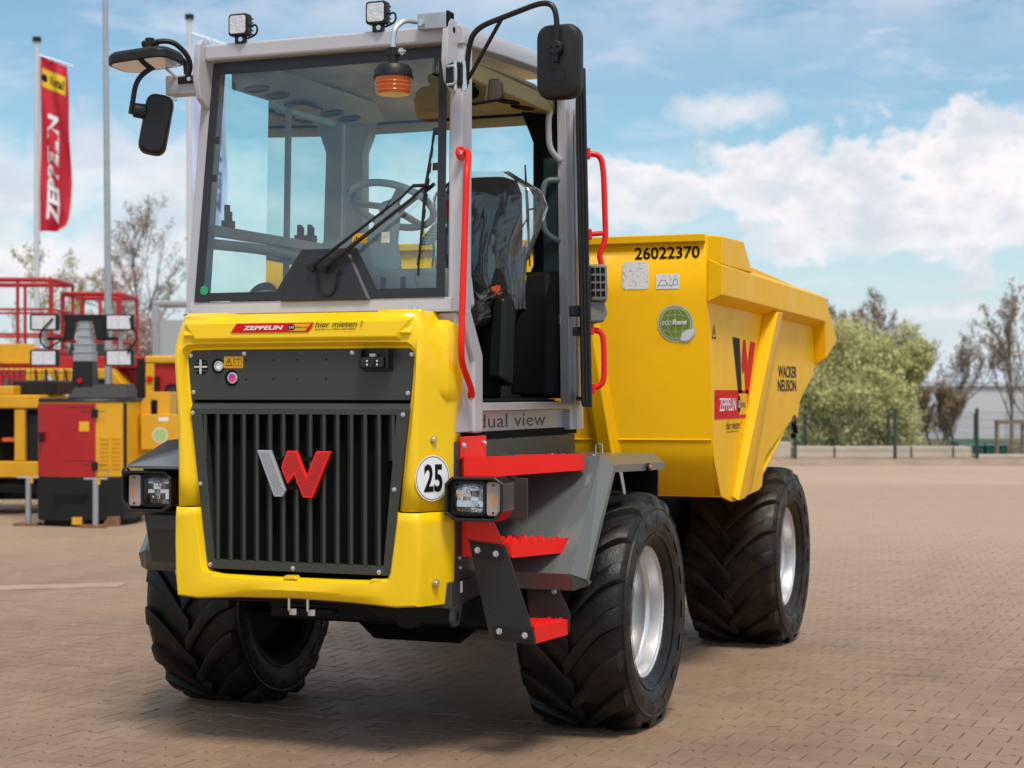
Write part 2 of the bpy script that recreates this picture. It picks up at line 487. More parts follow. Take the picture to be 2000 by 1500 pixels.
# ================================================================== the ground
def ground_mat(name, base, tone2, brick=None):
    m = bpy.data.materials.new(name); m.use_nodes = True
    t = m.node_tree; b = t.nodes['Principled BSDF']; b.inputs['Specular IOR Level'].default_value = .45
    ge = t.nodes.new('ShaderNodeNewGeometry')
    def noise(s, d=6, r=.6, vec=None):
        n = t.nodes.new('ShaderNodeTexNoise'); n.inputs['Scale'].default_value = s; n.inputs['Detail'].default_value = d; n.inputs['Roughness'].default_value = r
        t.links.new(vec or ge.outputs['Position'], n.inputs['Vector']); return n.outputs[0]
    def ramp(v, a, c, lo=0, hi=1):
        n = t.nodes.new('ShaderNodeMapRange'); n.inputs['From Min'].default_value = a; n.inputs['From Max'].default_value = c
        n.inputs['To Min'].default_value = lo; n.inputs['To Max'].default_value = hi
        t.links.new(v, n.inputs['Value']); return n.outputs[0]
    def mix(f, A, B, mode='MIX'):
        n = t.nodes.new('ShaderNodeMix'); n.data_type = 'RGBA'; n.blend_type = mode
        if isinstance(f, float): n.inputs['Factor'].default_value = f
        else: t.links.new(f, n.inputs['Factor'])
        for k, v in (('A', A), ('B', B)):
            if isinstance(v, tuple): n.inputs[k].default_value = (*v, 1)
            else: t.links.new(v, n.inputs[k])
        return n.outputs['Result']
    c = mix(ramp(noise(.35, 4), .35, .65), base, tone2)
    if brick == 'paver':
        oi = t.nodes.new('ShaderNodeObjectInfo')
        ad = t.nodes.new('ShaderNodeMath'); ad.operation = 'ADD'
        t.links.new(oi.outputs['Random'], ad.inputs[0]); t.links.new(ge.outputs['Random Per Island'], ad.inputs[1])
        fr = t.nodes.new('ShaderNodeMath'); fr.operation = 'FRACT'; t.links.new(ad.outputs[0], fr.inputs[0])
        c = mix(ramp(fr.outputs[0], 0, 1, 0, .75), c, mix(ramp(fr.outputs[0], .3, .7), tuple(x * .74 for x in base), tuple(min(1, x * 1.22) for x in tone2)))
        # tyre tracks along and across the yard, oil spots and scuffs
        for sc_, am in (((1.6, .12, 1), .42), ((.10, 1.3, 1), .30)):
            mq = t.nodes.new('ShaderNodeMapping'); mq.inputs['Scale'].default_value = sc_; mq.inputs['Rotation'].default_value = (0, 0, R(12))
            t.links.new(ge.outputs['Position'], mq.inputs['Vector'])
            c = mix(ramp(noise(1.0, 5, .6, mq.outputs[0]), .50, .70, 0, am), c, tuple(x * .55 for x in tone2))
        c = mix(ramp(noise(2.6, 3, .5), .62, .72, 0, .45), c, tuple(x * .45 for x in base))
        c = mix(ramp(noise(7.0, 2, .5), .70, .74, 0, .75), c, tuple(x * .28 for x in base))
        c = mix(ramp(noise(5.5, 8, .7), .56, .78, 0, .55), c, (.46, .34, .23))
        c = mix(ramp(noise(1.1, 5, .6), .60, .74, 0, .45), c, (.38, .19, .08))
        c = mix(ramp(noise(.8, 6, .65), .50, .66, 0, .45), c, tuple(x * .62 for x in tone2))
    if brick == 'far':
        mp = t.nodes.new('ShaderNodeMapping'); mp.inputs['Rotation'].default_value = (0, 0, R(3.2))
        t.links.new(ge.outputs['Position'], mp.inputs['Vector'])
        bt = t.nodes.new('ShaderNodeTexBrick'); bt.inputs['Scale'].default_value = 1; bt.inputs['Brick Width'].default_value = .222; bt.inputs['Row Height'].default_value = .158
        bt.inputs['Mortar Size'].default_value = .006; bt.inputs['Color1'].default_value = (1, 1, 1, 1); bt.inputs['Color2'].default_value = (.86, .86, .86, 1); bt.inputs['Mortar'].default_value = (.45, .42, .38, 1)
        t.links.new(mp.outputs[0], bt.inputs['Vector'])
        c = mix(.8, c, bt.outputs[0], 'MULTIPLY')
        mp2 = t.nodes.new('ShaderNodeMapping'); mp2.inputs['Scale'].default_value = (.25, 1.0, 1)
        t.links.new(ge.outputs['Position'], mp2.inputs['Vector'])
        c = mix(ramp(noise(.5, 6, .6, mp2.outputs[0]), .45, .7, 0, .5), c, tuple(min(1, x * 1.35) for x in base))
    if brick == 'paver':                                # far pavers mixed paler: sky sheen at low view put into the colour
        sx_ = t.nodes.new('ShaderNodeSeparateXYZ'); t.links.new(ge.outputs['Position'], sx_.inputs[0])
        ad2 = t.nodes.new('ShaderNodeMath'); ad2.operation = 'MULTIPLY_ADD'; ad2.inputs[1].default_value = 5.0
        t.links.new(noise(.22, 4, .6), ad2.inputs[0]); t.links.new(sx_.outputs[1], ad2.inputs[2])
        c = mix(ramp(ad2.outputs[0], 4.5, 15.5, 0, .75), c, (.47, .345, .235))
    fine = noise(160, 4, .7)
    c = mix(ramp(fine, .3, .7, .0, .28), c, tuple(x * .55 for x in base))
    t.links.new(c, b.inputs['Base Color'])
    t.links.new(ramp(noise(1.7, 5), .3, .7, .55, .80), b.inputs['Roughness'])
    bp = t.nodes.new('ShaderNodeBump'); bp.inputs['Strength'].default_value = .35; bp.inputs['Distance'].default_value = .004
    t.links.new(noise(90, 6, .7), bp.inputs['Height']); t.links.new(bp.outputs[0], b.inputs['Normal'])
    return m
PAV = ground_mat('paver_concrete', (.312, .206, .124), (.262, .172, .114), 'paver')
PFAR = ground_mat('paved_yard_far', (.47, .34, .235), (.48, .35, .245), 'far')
SAND = mat('joint_sand', (.34, .23, .15), .95, var=.3, vs=2.2, bump=.5, bs=120, dirt=(.045, .028, .018), ds=.55, dth=(.42, .58))
GRS = mat('rough_grass', (.12, .11, .045), .95, var=.35, vs=.4, bump=.8, bs=8)
g = G().add([yard(-3000, -60, -.010), yard(3000, -60, -.010), yard(3000, 5000, -.010), yard(-3000, 5000, -.010)], [(0, 1, 2, 3)])
gnd = tag(obj('ground', g, PFAR, smooth=0), kind='structure')
yd = tag(obj('paved_yard', G().add([yard(-11.5, 5.8, -.006), yard(11.5, 5.8, -.006), yard(11.5, 30.9, -.006), yard(-11.5, 30.9, -.006)], [(0, 1, 2, 3)]), SAND, smooth=0), kind='structure')
# pavers: wavy long edges, half-bond rows across the yard
PL, PW, GAP = .222, .158, .0072
def paver_outline(flip):
    def wave(x):      # trapezoid wave along the long edges
        t = (x / PL) % 1.0
        e = .010
        pts = [(0, -e), (.10, e), (.42, e), (.58, -e), (.90, -e), (1.0, -e)]
        pts = [(0, 0), (.05, -e), (.40, -e * .8), (.60, e * .8), (.95, e), (1.0, 0)]
        for (a, va), (b, vb) in zip(pts, pts[1:]):
            if a <= t <= b: return va + (vb - va) * (t - a) / (b - a)
        return 0
    lo, hi = [], []
    for edge, ph in ((lo, .25), (hi, .75)):
        ts = sorted(set([0, 1.0] + [round((k - ph) % 1.0, 4) for k in (.0, .05, .22, .40, .60, .78, .95)]))
        for t in ts:
            x = min(max(t * PL, GAP / 2), PL - GAP / 2)
            edge.append((x - PL / 2, (-PW / 2 + GAP / 2 if edge is lo else PW / 2 - GAP / 2) + wave(t * PL + ph * PL)))
    return lo + hi[::-1]
def paver_geo(flip):
    P = paver_outline(flip); n = len(P)
    top = [(p[0] * .978, p[1] * .972, 0) for p in P]
    mid = [(p[0], p[1], -.0035) for p in P]
    bot = [(p[0], p[1], -.009) for p in P]
    vs = top + mid + bot
    fs = [tuple(range(n))]
    for k in (0, 1):
        fs += [(k * n + i, (k + 1) * n + i, (k + 1) * n + (i + 1) % n, k * n + (i + 1) % n) for i in range(n)]
    return vs, fs
geo = [paver_geo(False), paver_geo(True)]
pav_me = []
for v, f in geo:
    q = G(); q.v, q.f = v, f
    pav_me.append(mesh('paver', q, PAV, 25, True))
cells = []
rp_ = random.Random(11)
PROT = R(-3.2)
pc_, ps_ = math.cos(PROT), math.sin(PROT)
for r in range(-140, 240):
    for c in range(-130, 130):
        x = (c + (.5 if r % 2 else 0)) * PL; y = r * PW   # each row half a stone on
        X, Y = x * pc_ - y * ps_, x * ps_ + y * pc_
        dx, dy = X - CAMP.x, Y - CAMP.y
        a = dx * CR.x + dy * CR.y; d = dx * CF.x + dy * CF.y
        if d < 6.6 or d > 31 or abs(a) > .302 * d + .4:
            continue
        cells.append((X, Y, r % 2, d, a))
def shows(c):
    X, Y, fl, d, a = c
    if abs(a) > .29 * d or d < 7.55: return False
    return not (abs(X) < 1.25 and -.6 < Y < 4.6)
vis = sorted([c for c in cells if shows(c)], key=lambda c: c[3])[:300]
vset = set((c[0], c[1]) for c in vis)
for X, Y, fl, d, a in vis:
    link('paver', pav_me[fl], yd, (X, Y, rp_.uniform(-.0012, .0012)), (rp_.uniform(-.004, .004), rp_.uniform(-.003, .003), PROT))
V, Fc = [], []
for X, Y, fl, d, a in cells:
    if (X, Y) in vset: continue
    v, f = geo[fl]
    b0 = len(V); dz = rp_.uniform(-.0012, .0012); tx, ty = rp_.uniform(-.004, .004), rp_.uniform(-.003, .003)
    V += [(X + p[0] * pc_ - p[1] * ps_, Y + p[0] * ps_ + p[1] * pc_, p[2] + dz + p[0] * ty + p[1] * tx) for p in v]
    Fc += [tuple(i + b0 for i in q) for q in f]
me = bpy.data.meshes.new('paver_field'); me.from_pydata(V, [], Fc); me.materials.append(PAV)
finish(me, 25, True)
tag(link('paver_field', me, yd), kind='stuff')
# concrete gutter strip left of the machine
gut = tag(obj('gutter_strip', G().add([yard(-9, 13.15, .003), yard(-3.3, 14.6, .003), yard(-3.3, 14.95, .003), yard(-9, 13.5, .003)], [(0, 1, 2, 3)]), mat('gutter_concrete', (.36, .265, .185), .85, var=.15, vs=3, bump=.3, bs=60), smooth=0), kind='structure')
# beyond the yard: rough grass
tag(obj('field', G().add([yard(-900, 43.5, -.006), yard(900, 43.5, -.006), yard(900, 1500, -.006), yard(-900, 1500, -.006)], [(0, 1, 2, 3)]), GRS, smooth=0), kind='structure')
kerb_t = tag(obj('kerb', G().add([yard(2, 39.2, -.006), yard(30, 38.6, -.006), yard(30, 38.9, .10), yard(2, 39.5, .10), yard(2, 43.4, .10), yard(30, 43.4, .10)], [(0, 1, 2, 3), (3, 2, 5, 4)]), mat('kerb_earth', (.30, .22, .15), .9, var=.2, vs=2, bump=.5, bs=30), smooth=0), kind='structure')
# ================================================================== the dumper
D = thing('dumper', 'big yellow wheeled site dumper with grey glazed cab, black grille and tall yellow skip', 'dumper')
FX, FU = (1, 0, 0), (0, 0, 1)           # directions on faces looking forward
SX, SU = (0, 1, 0), (0, 0, 1)           # directions on faces looking right

bolt_me = mesh('bolt', G().lathe([(0.0105, 0), (0.0105, 0.002), (0.0085, 0.003), (0.0078, 0.0075), (0.003, 0.009), (0.002, 0.0065), (0.0001, 0.0065)], (0, 0, 0), (0, -1, 0), 12), ZNC)
hex_me = mesh('bolt', G().lathe([(0.015, 0), (0.015, 0.003), (0.0105, 0.0032), (0.0105, 0.010), (0.009, 0.012)], (0, 0, 0), (0, -1, 0), 6), ZNC)
hexy_me = mesh('bolt', G().lathe([(0.020, 0), (0.020, 0.004), (0.013, 0.0042), (0.013, 0.014), (0.011, 0.016)], (0, 0, 0), (0, -1, 0), 12), BRS)
def bolt(parent, x, y, z, me=None, rot=None):
    return link('bolt', me or bolt_me, parent, (x, y, z), rot)

# ---- hood and bumper: lofted shells round the grille
def shell(st, ys):
    """loops from the inner edge to the outer corner and back along the side; st: (inner, corner) points of the right half"""
    full = [(a, b) for a, b in st] + [((-a[0], a[1]), (-b[0], b[1])) for a, b in reversed(st[:-1])]
    loops = []
    for kind, val, y_side, y_top in ys:
        lp = []
        for a, b in full:
            a2, b2 = Vector(a), Vector(b)
            L = (b2 - a2).length; d = (b2 - a2) / L
            f = min(1.0, max(0.0, (abs(d.x) - .35) / .4))
            if kind == 'i': p = a2 + d * val
            elif kind == 'f': p = a2 + d * (L * val)
            elif val >= 0: p = b2 - d * val
            else: p = b2 + Vector((math.copysign(-val, d.x) * f, 0))
            lp.append((p.x, y_side * f + y_top * (1 - f), p.y))
        loops.append(lp)
    return G().loft(loops)
hs = [((.502, 1.115), (.596, 1.115)), ((.518, 1.25), (.596, 1.25)), ((.533, 1.40), (.597, 1.40)), ((.542, 1.48), (.599, 1.478)), ((.550, 1.55), (.603, 1.548)), ((.556, 1.60), (.607, 1.605)),
      ((.566, 1.70), (.613, 1.71)), ((.570, 1.79), (.618, 1.83)), ((.566, 1.812), (.614, 1.92)), ((.545, 1.826), (.590, 1.985)), ((.42, 1.828), (.40, 1.990)),
      ((.36, 1.828), (.335, 1.972)), ((0, 1.828), (0, 1.972))]
hood = obj('hood', shell(hs, [('i', 0, -1.255, -1.255), ('i', 0, -1.296, -1.296), ('i', .010, -1.299, -1.299), ('i', .026, -1.331, -1.331), ('f', .65, -1.341, -1.325), ('o', .012, -1.340, -1.30),
                              ('o', .002, -1.332, -1.275), ('o', -.006, -1.314, -1.255), ('o', -.044, -1.230, -1.22), ('o', -.076, -1.160, -1.16), ('o', -.083, -1.142, -1.12), ('o', -.076, -1.05, -1.06)]), YEL, D, smooth=38, recalc=True)
hood.modifiers.new('solid', 'SOLIDIFY').thickness = -0.004
bs = [((.502, 1.110), (.606, 1.110)), ((.497, 1.075), (.611, 1.060)), ((.48, .95), (.613, .95)), ((.465, .845), (.609, .80)), ((.452, .818), (.600, .708)),
      ((.38, .806), (.50, .700)), ((.2, .803), (.28, .712)), ((0, .803), (0, .714))]
bumper = obj('bumper', shell(bs, [('i', 0, -1.25, -1.25), ('i', 0, -1.318, -1.318), ('i', .014, -1.340, -1.340), ('f', .55, -1.347, -1.350), ('o', .012, -1.344, -1.325), ('o', .002, -1.335, -1.300),
                                  ('o', -.006, -1.308, -1.27), ('o', -.040, -1.230, -1.235), ('o', -.066, -1.168, -1.20), ('o', -.072, -1.15, -1.18), ('o', -.064, -1.06, -1.08)]), YEL, D, smooth=38)
bumper.modifiers.new('solid', 'SOLIDIFY').thickness = -0.004
SIDE_A = R(66)
for z, par, px_, py_ in ((1.424, hood, .634, -1.250), (.801, bumper, .648, -1.252)):
    for s in (1, -1):
        bolt(par, px_ * s, py_, z, hexy_me, (0, 0, SIDE_A * s))
# raised corner pads on the hood top
for s in (1, -1):
    obj('corner_pad', G().loft([[(x * s, y, z) for x, y, z in P] for P in ([(.36, -1.25, 1.990), (.598, -1.25, 1.990), (.570, -1.335, 1.880), (.44, -1.335, 1.880)], [(.385, -1.272, 1.996), (.590, -1.272, 1.996), (.565, -1.3525, 1.890), (.455, -1.3525, 1.890)])], True, True), YEL, hood, bevel=.008, seg=3)
    # separate side cheek behind the front shell
    lo_ = []
    for z, xo, yf in ((1.510, .668, -1.11), (1.56, .684, -1.16), (1.61, .698, -1.205), (1.65, .704, -1.215), (1.80, .706, -1.215), (1.88, .702, -1.21), (1.925, .692, -1.19), (1.95, .670, -1.15)):
        lo_.append([(s * .58, yf - .02, z), (s * (xo - .045), yf - .02, z), (s * (xo - .014), yf + .006, z), (s * xo, yf + .045, z), (s * xo, -1.10, z), (s * (xo - .018), -1.035, z), (s * .58, -1.035, z)])
    obj('cheek', G().loft(lo_, True, True), YEL, hood, smooth=28, bevel=.004)
# protruding top band with its chamfered underside
tb_ = G().loft([[(x, y, z) for x, y, z in P] for P in ([(-.556, -1.322, 1.848), (.556, -1.322, 1.848), (.600, -1.255, 1.989), (-.600, -1.255, 1.989)],
      [(-.500, -1.352, 1.873), (.500, -1.352, 1.873), (.565, -1.345, 1.945), (-.565, -1.345, 1.945)])], True, True)
obj('top_band', tb_, YEL, hood, bevel=.007, seg=3)

# ---- upper panel
panel = obj('panel', G().prism([(-.545, 1.597), (.545, 1.597), (.552, 1.608), (.572, 1.80), (.545, 1.822), (-.545, 1.822), (-.572, 1.80), (-.552, 1.608)], 'Y', -1.285, -1.300), GRY, D, bevel=.003)
obj('back_plate', G().box(-.58, .58, -1.25, -1.24, .82, 1.84), IND, D)
for x, z in ((-.555, 1.800), (-.275, 1.806), (.268, 1.806), (.556, 1.796), (-.540, 1.632), (.538, 1.628)):
    bolt(panel, x, -1.300, z)
for x in (-.265, -.125, -.005, .14):
    for z in (1.777, 1.690):
        link('hole', bpy.data.meshes.get('hole') or mesh('hole', G().cyl((0, 0, 0), (0, -1, 0), .0042, .0006, 10), IND), panel, (x, -1.3, z))
# horn slots, key lock, pink cap, warning sticker, camera
gr = obj('horn_grille', G().cyl((-.500, -1.300, 1.748), (0, -1, 0), .036, .0008, 28), IND, panel)
for i, z in enumerate((1.765, 1.748, 1.731)):
    hw = math.sqrt(max(.034 ** 2 - (z - 1.748) ** 2, 1e-5))
    obj('horn_slat', G().box(-.500 - hw, -.500 + hw, -1.3055, -1.3008, z - .0045, z + .0045), GRY if i % 2 == 0 else ZNC, gr)
obj('horn_bar', G().box(-.506, -.494, -1.3065, -1.3058, 1.715, 1.781), ZNC, gr)
for (x, z, r, m1, m2) in ((-.412, 1.751, .034, ZNC, IND), (-.340, 1.697, .037, ZNC, PINK)):
    o = obj('socket', G().cyl((x, -1.300, z), (0, -1, 0), r, .0007, 24), IND, panel)
    obj('collar', G().lathe([(r * .70, 0), (r * .68, .012), (r * .50, .013), (r * .48, .004)], (x + .010, -1.3008, z), (0, -1, 0), 24), m1, o)
    obj('cap', G().lathe([(r * .47, 0), (r * .45, .009), (r * .2, .010), (r * .18, .007), (.0001, .007)], (x + .010, -1.3008, z), (0, -1, 0), 24), m2 if m2 is PINK else WHT, o)
st = flat('warning_sticker', rrect(-.050, .050, -.028, .028, .006), (-.330, -1.300, 1.768), FX, FU, YVI, panel, .0012)
def tri_sign(parent, x, z, s, loc, xd, up, lift):
    P = [(x - s, z - s * .8), (x + s, z - s * .8), (x, z + s)]
    Q = [(x + (p[0] - x) * .74, z - s * .12 + (p[1] - z + s * .12) * .74) for p in P]
    F_ = frame(loc, xd, up)
    g = G().add([F_ @ Vector((p[0], p[1], lift)) for p in P + Q], [(0, 1, 4, 3), (1, 2, 5, 4), (2, 0, 3, 5)])
    g.add([F_ @ Vector((x + a, z + b, lift)) for a, b in ((-s * .1, -s * .35), (s * .1, -s * .35), (s * .13, s * .35), (-s * .13, s * .35))], [(0, 1, 2, 3)])
    return obj('warning_triangle', g, BVI, parent, smooth=0)
tri_sign(st, -.024, -.001, .020, (-.330, -1.300, 1.768), FX, FU, .002)
F_ = frame((-.330, -1.300, 1.768), FX, FU)
g = G()
for x0, x1, z0, z1 in ((-.049, .049, .0255, .0268), (-.049, .049, -.0268, -.0255), (-.0006, .0006, -.026, .026), (.006, .008, -.016, .013), (.042, .044, -.016, .013), (.006, .044, -.018, -.016), (.024, .026, -.016, .016), (.006, .024, .013, .015), (.026, .044, .013, .015)):
    g.add([F_ @ Vector((a, b, .002)) for a, b in ((x0, z0), (x1, z0), (x1, z1), (x0, z1))], [(0, 1, 2, 3)])
obj('manual_symbol', g, BVI, st, smooth=0)
cm = obj('camera_bracket', G().prism(rrect(.322, .468, 1.722, 1.824, .010), 'Y', -1.3012, -1.310), BLK, D, bevel=.002)
obj('side_flap', G().box(.455, .468, -1.355, -1.3105, 1.735, 1.822), BLK, cm, bevel=.002)
obj('side_flap', G().box(.322, .333, -1.345, -1.3105, 1.735, 1.822), BLK, cm, bevel=.002)
obj('camera_body', G().prism(rrect(.340, .450, 1.738, 1.785, .012), 'Y', -1.3105, -1.362), BLG, cm, bevel=.004)
obj('camera_lens', G().lathe([(.016, 0), (.015, .006), (.010, .006), (.009, .003), (.0001, .003)], (.395, -1.362, 1.760), (0, -1, 0), 20), BLG, cm)
for x in (.371, .419):
    for z in (1.752, 1.768):
        obj('diode', G().cyl((x, -1.362, z), (0, -1, 0), .004, .001, 10), WHT, cm)
obj('yoke', G().box(.368, .396, -1.335, -1.315, 1.786, 1.800), GAL, cm, bevel=.002)

# ---- grille with angled slats
og = [(-.550, 1.555), (.550, 1.555), (.460, .832), (-.460, .832)]
ig = [(-.490, 1.533), (.488, 1.533), (.425, .872), (-.425, .872)]
g = G().loft([[(p[0], -1.262, p[1]) for p in og], [(p[0], -1.312, p[1]) for p in og], [(p[0], -1.312, p[1]) for p in ig], [(p[0], -1.262, p[1]) for p in ig]], True)
g.prism([(-1.312, 1.555), (-1.290, 1.585), (-1.262, 1.585), (-1.262, 1.555)], 'X', -.550, .550)
grille = obj('grille', g, GRY, D, bevel=.003)
for i in range(15):
    x = -.472 + i * .0675
    zb = .874; zt = 1.535
    # the outer slats end on the slanted side plates
    lim = lambda z: .425 + (z - .872) * .0953 + .004
    if abs(x) > lim(zb):
        zb = .872 + (abs(x) - .429) / .0953
    obj('slat', G().prism([(x - .007, -1.3115), (x + .006, -1.3115), (x + .006, -1.302), (x - .020, -1.282), (x - .036, -1.282)], 'Z', zb, zt), GRY, grille)
for x, z in ((-.537, 1.538), (.520, 1.534), (-.497, 1.215), (.478, 1.208), (-.445, .850), (-.020, .848), (.405, .846)):
    bolt(grille, x, -1.312, z)
for x in (-.445, -.020, .405):
    obj('clip_tab', G().prism([(x - .035, .801), (x + .035, .801), (x + .025, .818), (x - .025, .818)], 'Y', -1.30, -1.3425), YEL, bumper, bevel=.003)

# ---- W emblem on the grille
emb = obj('emblem', G().box(-.10, .09, -1.318, -1.310, 1.20, 1.22).box(-.14, .14, -1.318, -1.310, 1.33, 1.345), IND, D)
bar_p = [(-.190, 1.373), (-.120, 1.373), (-.045, 1.195), (-.060, 1.166), (-.103, 1.166)]
red_p = [(-.068, 1.297), (-.038, 1.372), (.012, 1.372), (.060, 1.262), (.108, 1.372), (.183, 1.372), (.090, 1.164), (.042, 1.164), (-.002, 1.263), (-.035, 1.222)]
for nm, P, m1, m2 in (('silver_bar', bar_p, SIL, PSI), ('red_letter', red_p, RED, PRE)):
    o = obj(nm, G().prism(P, 'Y', -1.318, -1.338), m1, emb, bevel=.004)
    cx = sum(p[0] for p in P) / len(P); cz = sum(p[1] for p in P) / len(P)
    ins = []
    n = len(P)
    for i in range(n):                                 # inset outline
        a, b, c = Vector(P[i - 1]), Vector(P[i]), Vector(P[(i + 1) % n])
        d1, d2 = (b - a).normalized(), (c - b).normalized()
        n1, n2 = Vector((d1.y, -d1.x)), Vector((d2.y, -d2.x))
        k = (n1 + n2).normalized()
        k = k / max(k.dot(n1), .45)
        ins.append(b + k * .010)
    obj('perforated_face', G().add([(p.x, -1.3385, p.y) for p in ins], [tuple(range(n))]), m2, emb, smooth=0)

# ---- rental sticker on the hood
HY = -1.3535
def rental_logo(par, loc, xd, up, wid, hgt, slant, lift):
    s = slant
    o = flat('rental_sticker', [(0, 0), (wid - s, 0), (wid, hgt), (s, hgt)], loc, xd, up, RVI, par, lift)
    flat('yellow_field', [(wid * .70, hgt * .12), (wid - s - wid * .03, hgt * .12), (wid - wid * .03 - s * .12, hgt * .88), (wid * .70 + s * .76, hgt * .88)], loc, xd, up, YVI, o, lift + .0006)
    F = frame(loc, xd, up)
    X = Vector(xd)
    def at(x, z): return F @ Vector((x, z, 0))
    flat('black_roundel', circ(wid * .71 + s * .3, hgt * .5, wid * .045, 20, hgt * .32), loc, xd, up, BVI, o, lift + .0012)
    text('ZEPPELIN', wid * .48, hgt * .44, at(wid * .13 + s * .3, hgt * .28), xd, up, WHT, o, shear=.25 if slant else .0, bold=.03 if slant else .008, lift=lift + .001)
    text('CAT', wid * .062, hgt * .26, at(wid * .68 + s * .3, hgt * .37), xd, up, WHT, o, bold=.02, lift=lift + .0018)
    text('Rental', wid * .14, hgt * .24, at(wid * .765 + s * .3, hgt * .38), xd, up, BVI, o, shear=.2, lift=lift + .0012)
    return o
rental_logo(hood, (-.315, HY, 1.899), FX, FU, .425, .041, .032, .0005)
text('hier mieten !', .235, .026, (.112, HY, 1.918), FX, FU, BVI, hood, shear=.35, bold=.01, lift=.001)
text('zeppelin.com  0800-1805 8888', .20, .008, (.108, HY, 1.903), FX, FU, BVI, hood, shear=.2, lift=.001)
# ---- speed disc
dx_ = (math.cos(SIDE_A), math.sin(SIDE_A), 0); dn_ = Vector((math.sin(SIDE_A), -math.cos(SIDE_A), 0))
dc = Vector((.631, -1.259, 1.259)) + dn_ * .0075
sp = flat('speed_disc', circ(0, 0, .100, 48), dc, dx_, FU, WHT, hood, .0)
F_ = frame(dc, dx_, FU)
g = G(); n = 48
g.add([F_ @ Vector((p[0], p[1], .0012)) for p in circ(0, 0, .0945, n) + circ(0, 0, .0920, n)], [(i, (i + 1) % n, n + (i + 1) % n, n + i) for i in range(n)])
obj('ring', g, BVI, sp, smooth=0)
text('25', .108, .122, dc - Vector(dx_) * .050 - Vector((0, 0, .061)), dx_, FU, BVI, sp, bold=.03, lift=.0014)

# ---- windscreen
def WS(x, z, off=0.0):
    return (x, -1.13 + (z - 2.055) * .0978 - off, z)
def wpoly(P, off):
    return G().add([WS(p[0], p[1], off) for p in P], [tuple(range(len(P)))])
ZB, ZT, HB, HT = 2.055, 3.185, .640, .604
ws = obj('windscreen', G().add([WS(-HB, ZB), WS(HB, ZB), WS(HT, ZT), WS(-HT, ZT)], [(0, 1, 2, 3)]), GLS, D, smooth=0)
def hw(z): return HB + (HT - HB) * (z - ZB) / (ZT - ZB)
bp = wpoly([(-hw(ZB), ZB), (hw(ZB), ZB), (hw(ZB) - .005, ZB + .040), (-hw(ZB) + .005, ZB + .040)], .004)
obj('border_strip', bp, FRI, ws, smooth=0)
obj('border_strip', wpoly([(-hw(ZT), ZT - .055), (hw(ZT), ZT - .050), (hw(ZT), ZT), (-hw(ZT), ZT)], .004), FRI, ws, smooth=0)
for s in (1, -1):
    g = wpoly([(s * hw(ZB), ZB), (s * (hw(ZB) - .042), ZB), (s * (hw(ZT) - .040), ZT), (s * hw(ZT), ZT)], .0045)
    obj('border_strip', g, FRI, ws, smooth=0)
    for z in (2.62, 2.80) if s < 0 else (2.62, 2.78):
        h = hw(z)
        obj('border_tab', wpoly([(s * (h - .040), z), (s * (h - .066), z), (s * (h - .066), z + .035), (s * (h - .040), z + .035)], .005), FRI, ws, smooth=0)
tz = obj('wiper_panel', G().loft([[WS(*p, .003) for p in [(-.19, 2.045), (-.055, 2.262), (.170, 2.262), (.285, 2.045)]], [WS(*p, .016) for p in [(-.17, 2.048), (-.045, 2.250), (.160, 2.250), (.265, 2.048)]]], True, True), FRI, D, bevel=.006)
obj('border_strip', wpoly([(-.235, ZB), (-.085, 2.285), (.195, 2.285), (.325, ZB)], .0035), FRI, ws, smooth=0)
wst = obj('warning_sticker', wpoly([(.172, 2.306), (.247, 2.306), (.247, 2.350), (.172, 2.350)], .003), YVI, ws, smooth=0)
tri_sign(wst, 0, 0, .015, WS(.192, 2.326, .004), FX, (0, .0978, 1), .0)
obj('inspection_sticker', wpoly([(.316, 2.303), (.358, 2.303), (.358, 2.352), (.316, 2.352)], .003), LVI, ws, smooth=0)
obj('round_sticker', wpoly(circ(-.588, 2.108, .022, 20), .006), mat('green_sticker', (.02, .30, .13), .5), ws, smooth=0)
# wiper: two arms, one tall blade
wp = obj('wiper', G().tube([WS(-.012, 2.198, .030), WS(-.012, 2.198, .050)], .020, 14), BLK, D, bevel=.002)
obj('pivot', G().tube([WS(.052, 2.196, .030), WS(.052, 2.196, .050)], .021, 14), BLK, wp, bevel=.002)
obj('wiper_arm', G().tube([WS(-.012, 2.198, .045), WS(.10, 2.275, .048), WS(.43, 2.505, .040), WS(.475, 2.550, .036)], [.010, .008, .0055, .006], 8), BLK, wp)
obj('wiper_arm', G().tube([WS(.052, 2.196, .047), WS(.16, 2.265, .050), WS(.47, 2.487, .044), WS(.535, 2.545, .036)], [.013, .011, .007, .007], 8), BLK, wp)
obj('wiper_link', G().tube([WS(.475, 2.552, .034), WS(.548, 2.552, .030)], .008, 8), BLK, wp)
bl = obj('wiper_blade', G().tube([WS(.560, 2.800, .008), WS(.530, 2.545, .014), WS(.506, 2.150, .008)], [.004, .008, .004], 6), BLK, wp)
for i in range(9):
    t0 = i / 9; t1 = t0 + .07
    a = Vector(WS(.562 - .054 * t0, 2.79 - .62 * t0, .018)); b = Vector(WS(.562 - .054 * t1, 2.79 - .62 * t1, .018))
    obj('blade_claw', G().bar(a, b, .013, .008), BLK, bl)
obj('washer_hose', G().tube(fillet([WS(.005, 2.175, .03), WS(.010, 2.120, .028), WS(.035, 2.072, .022), WS(.085, 2.068, .022), WS(.110, 2.110, .028), WS(.118, 2.165, .03)], .04), .0045, 8), BLK, wp)
obj('hose_clip', G().box(.108, .128, -1.165, -1.148, 2.165, 2.185), BLK, wp, bevel=.003)
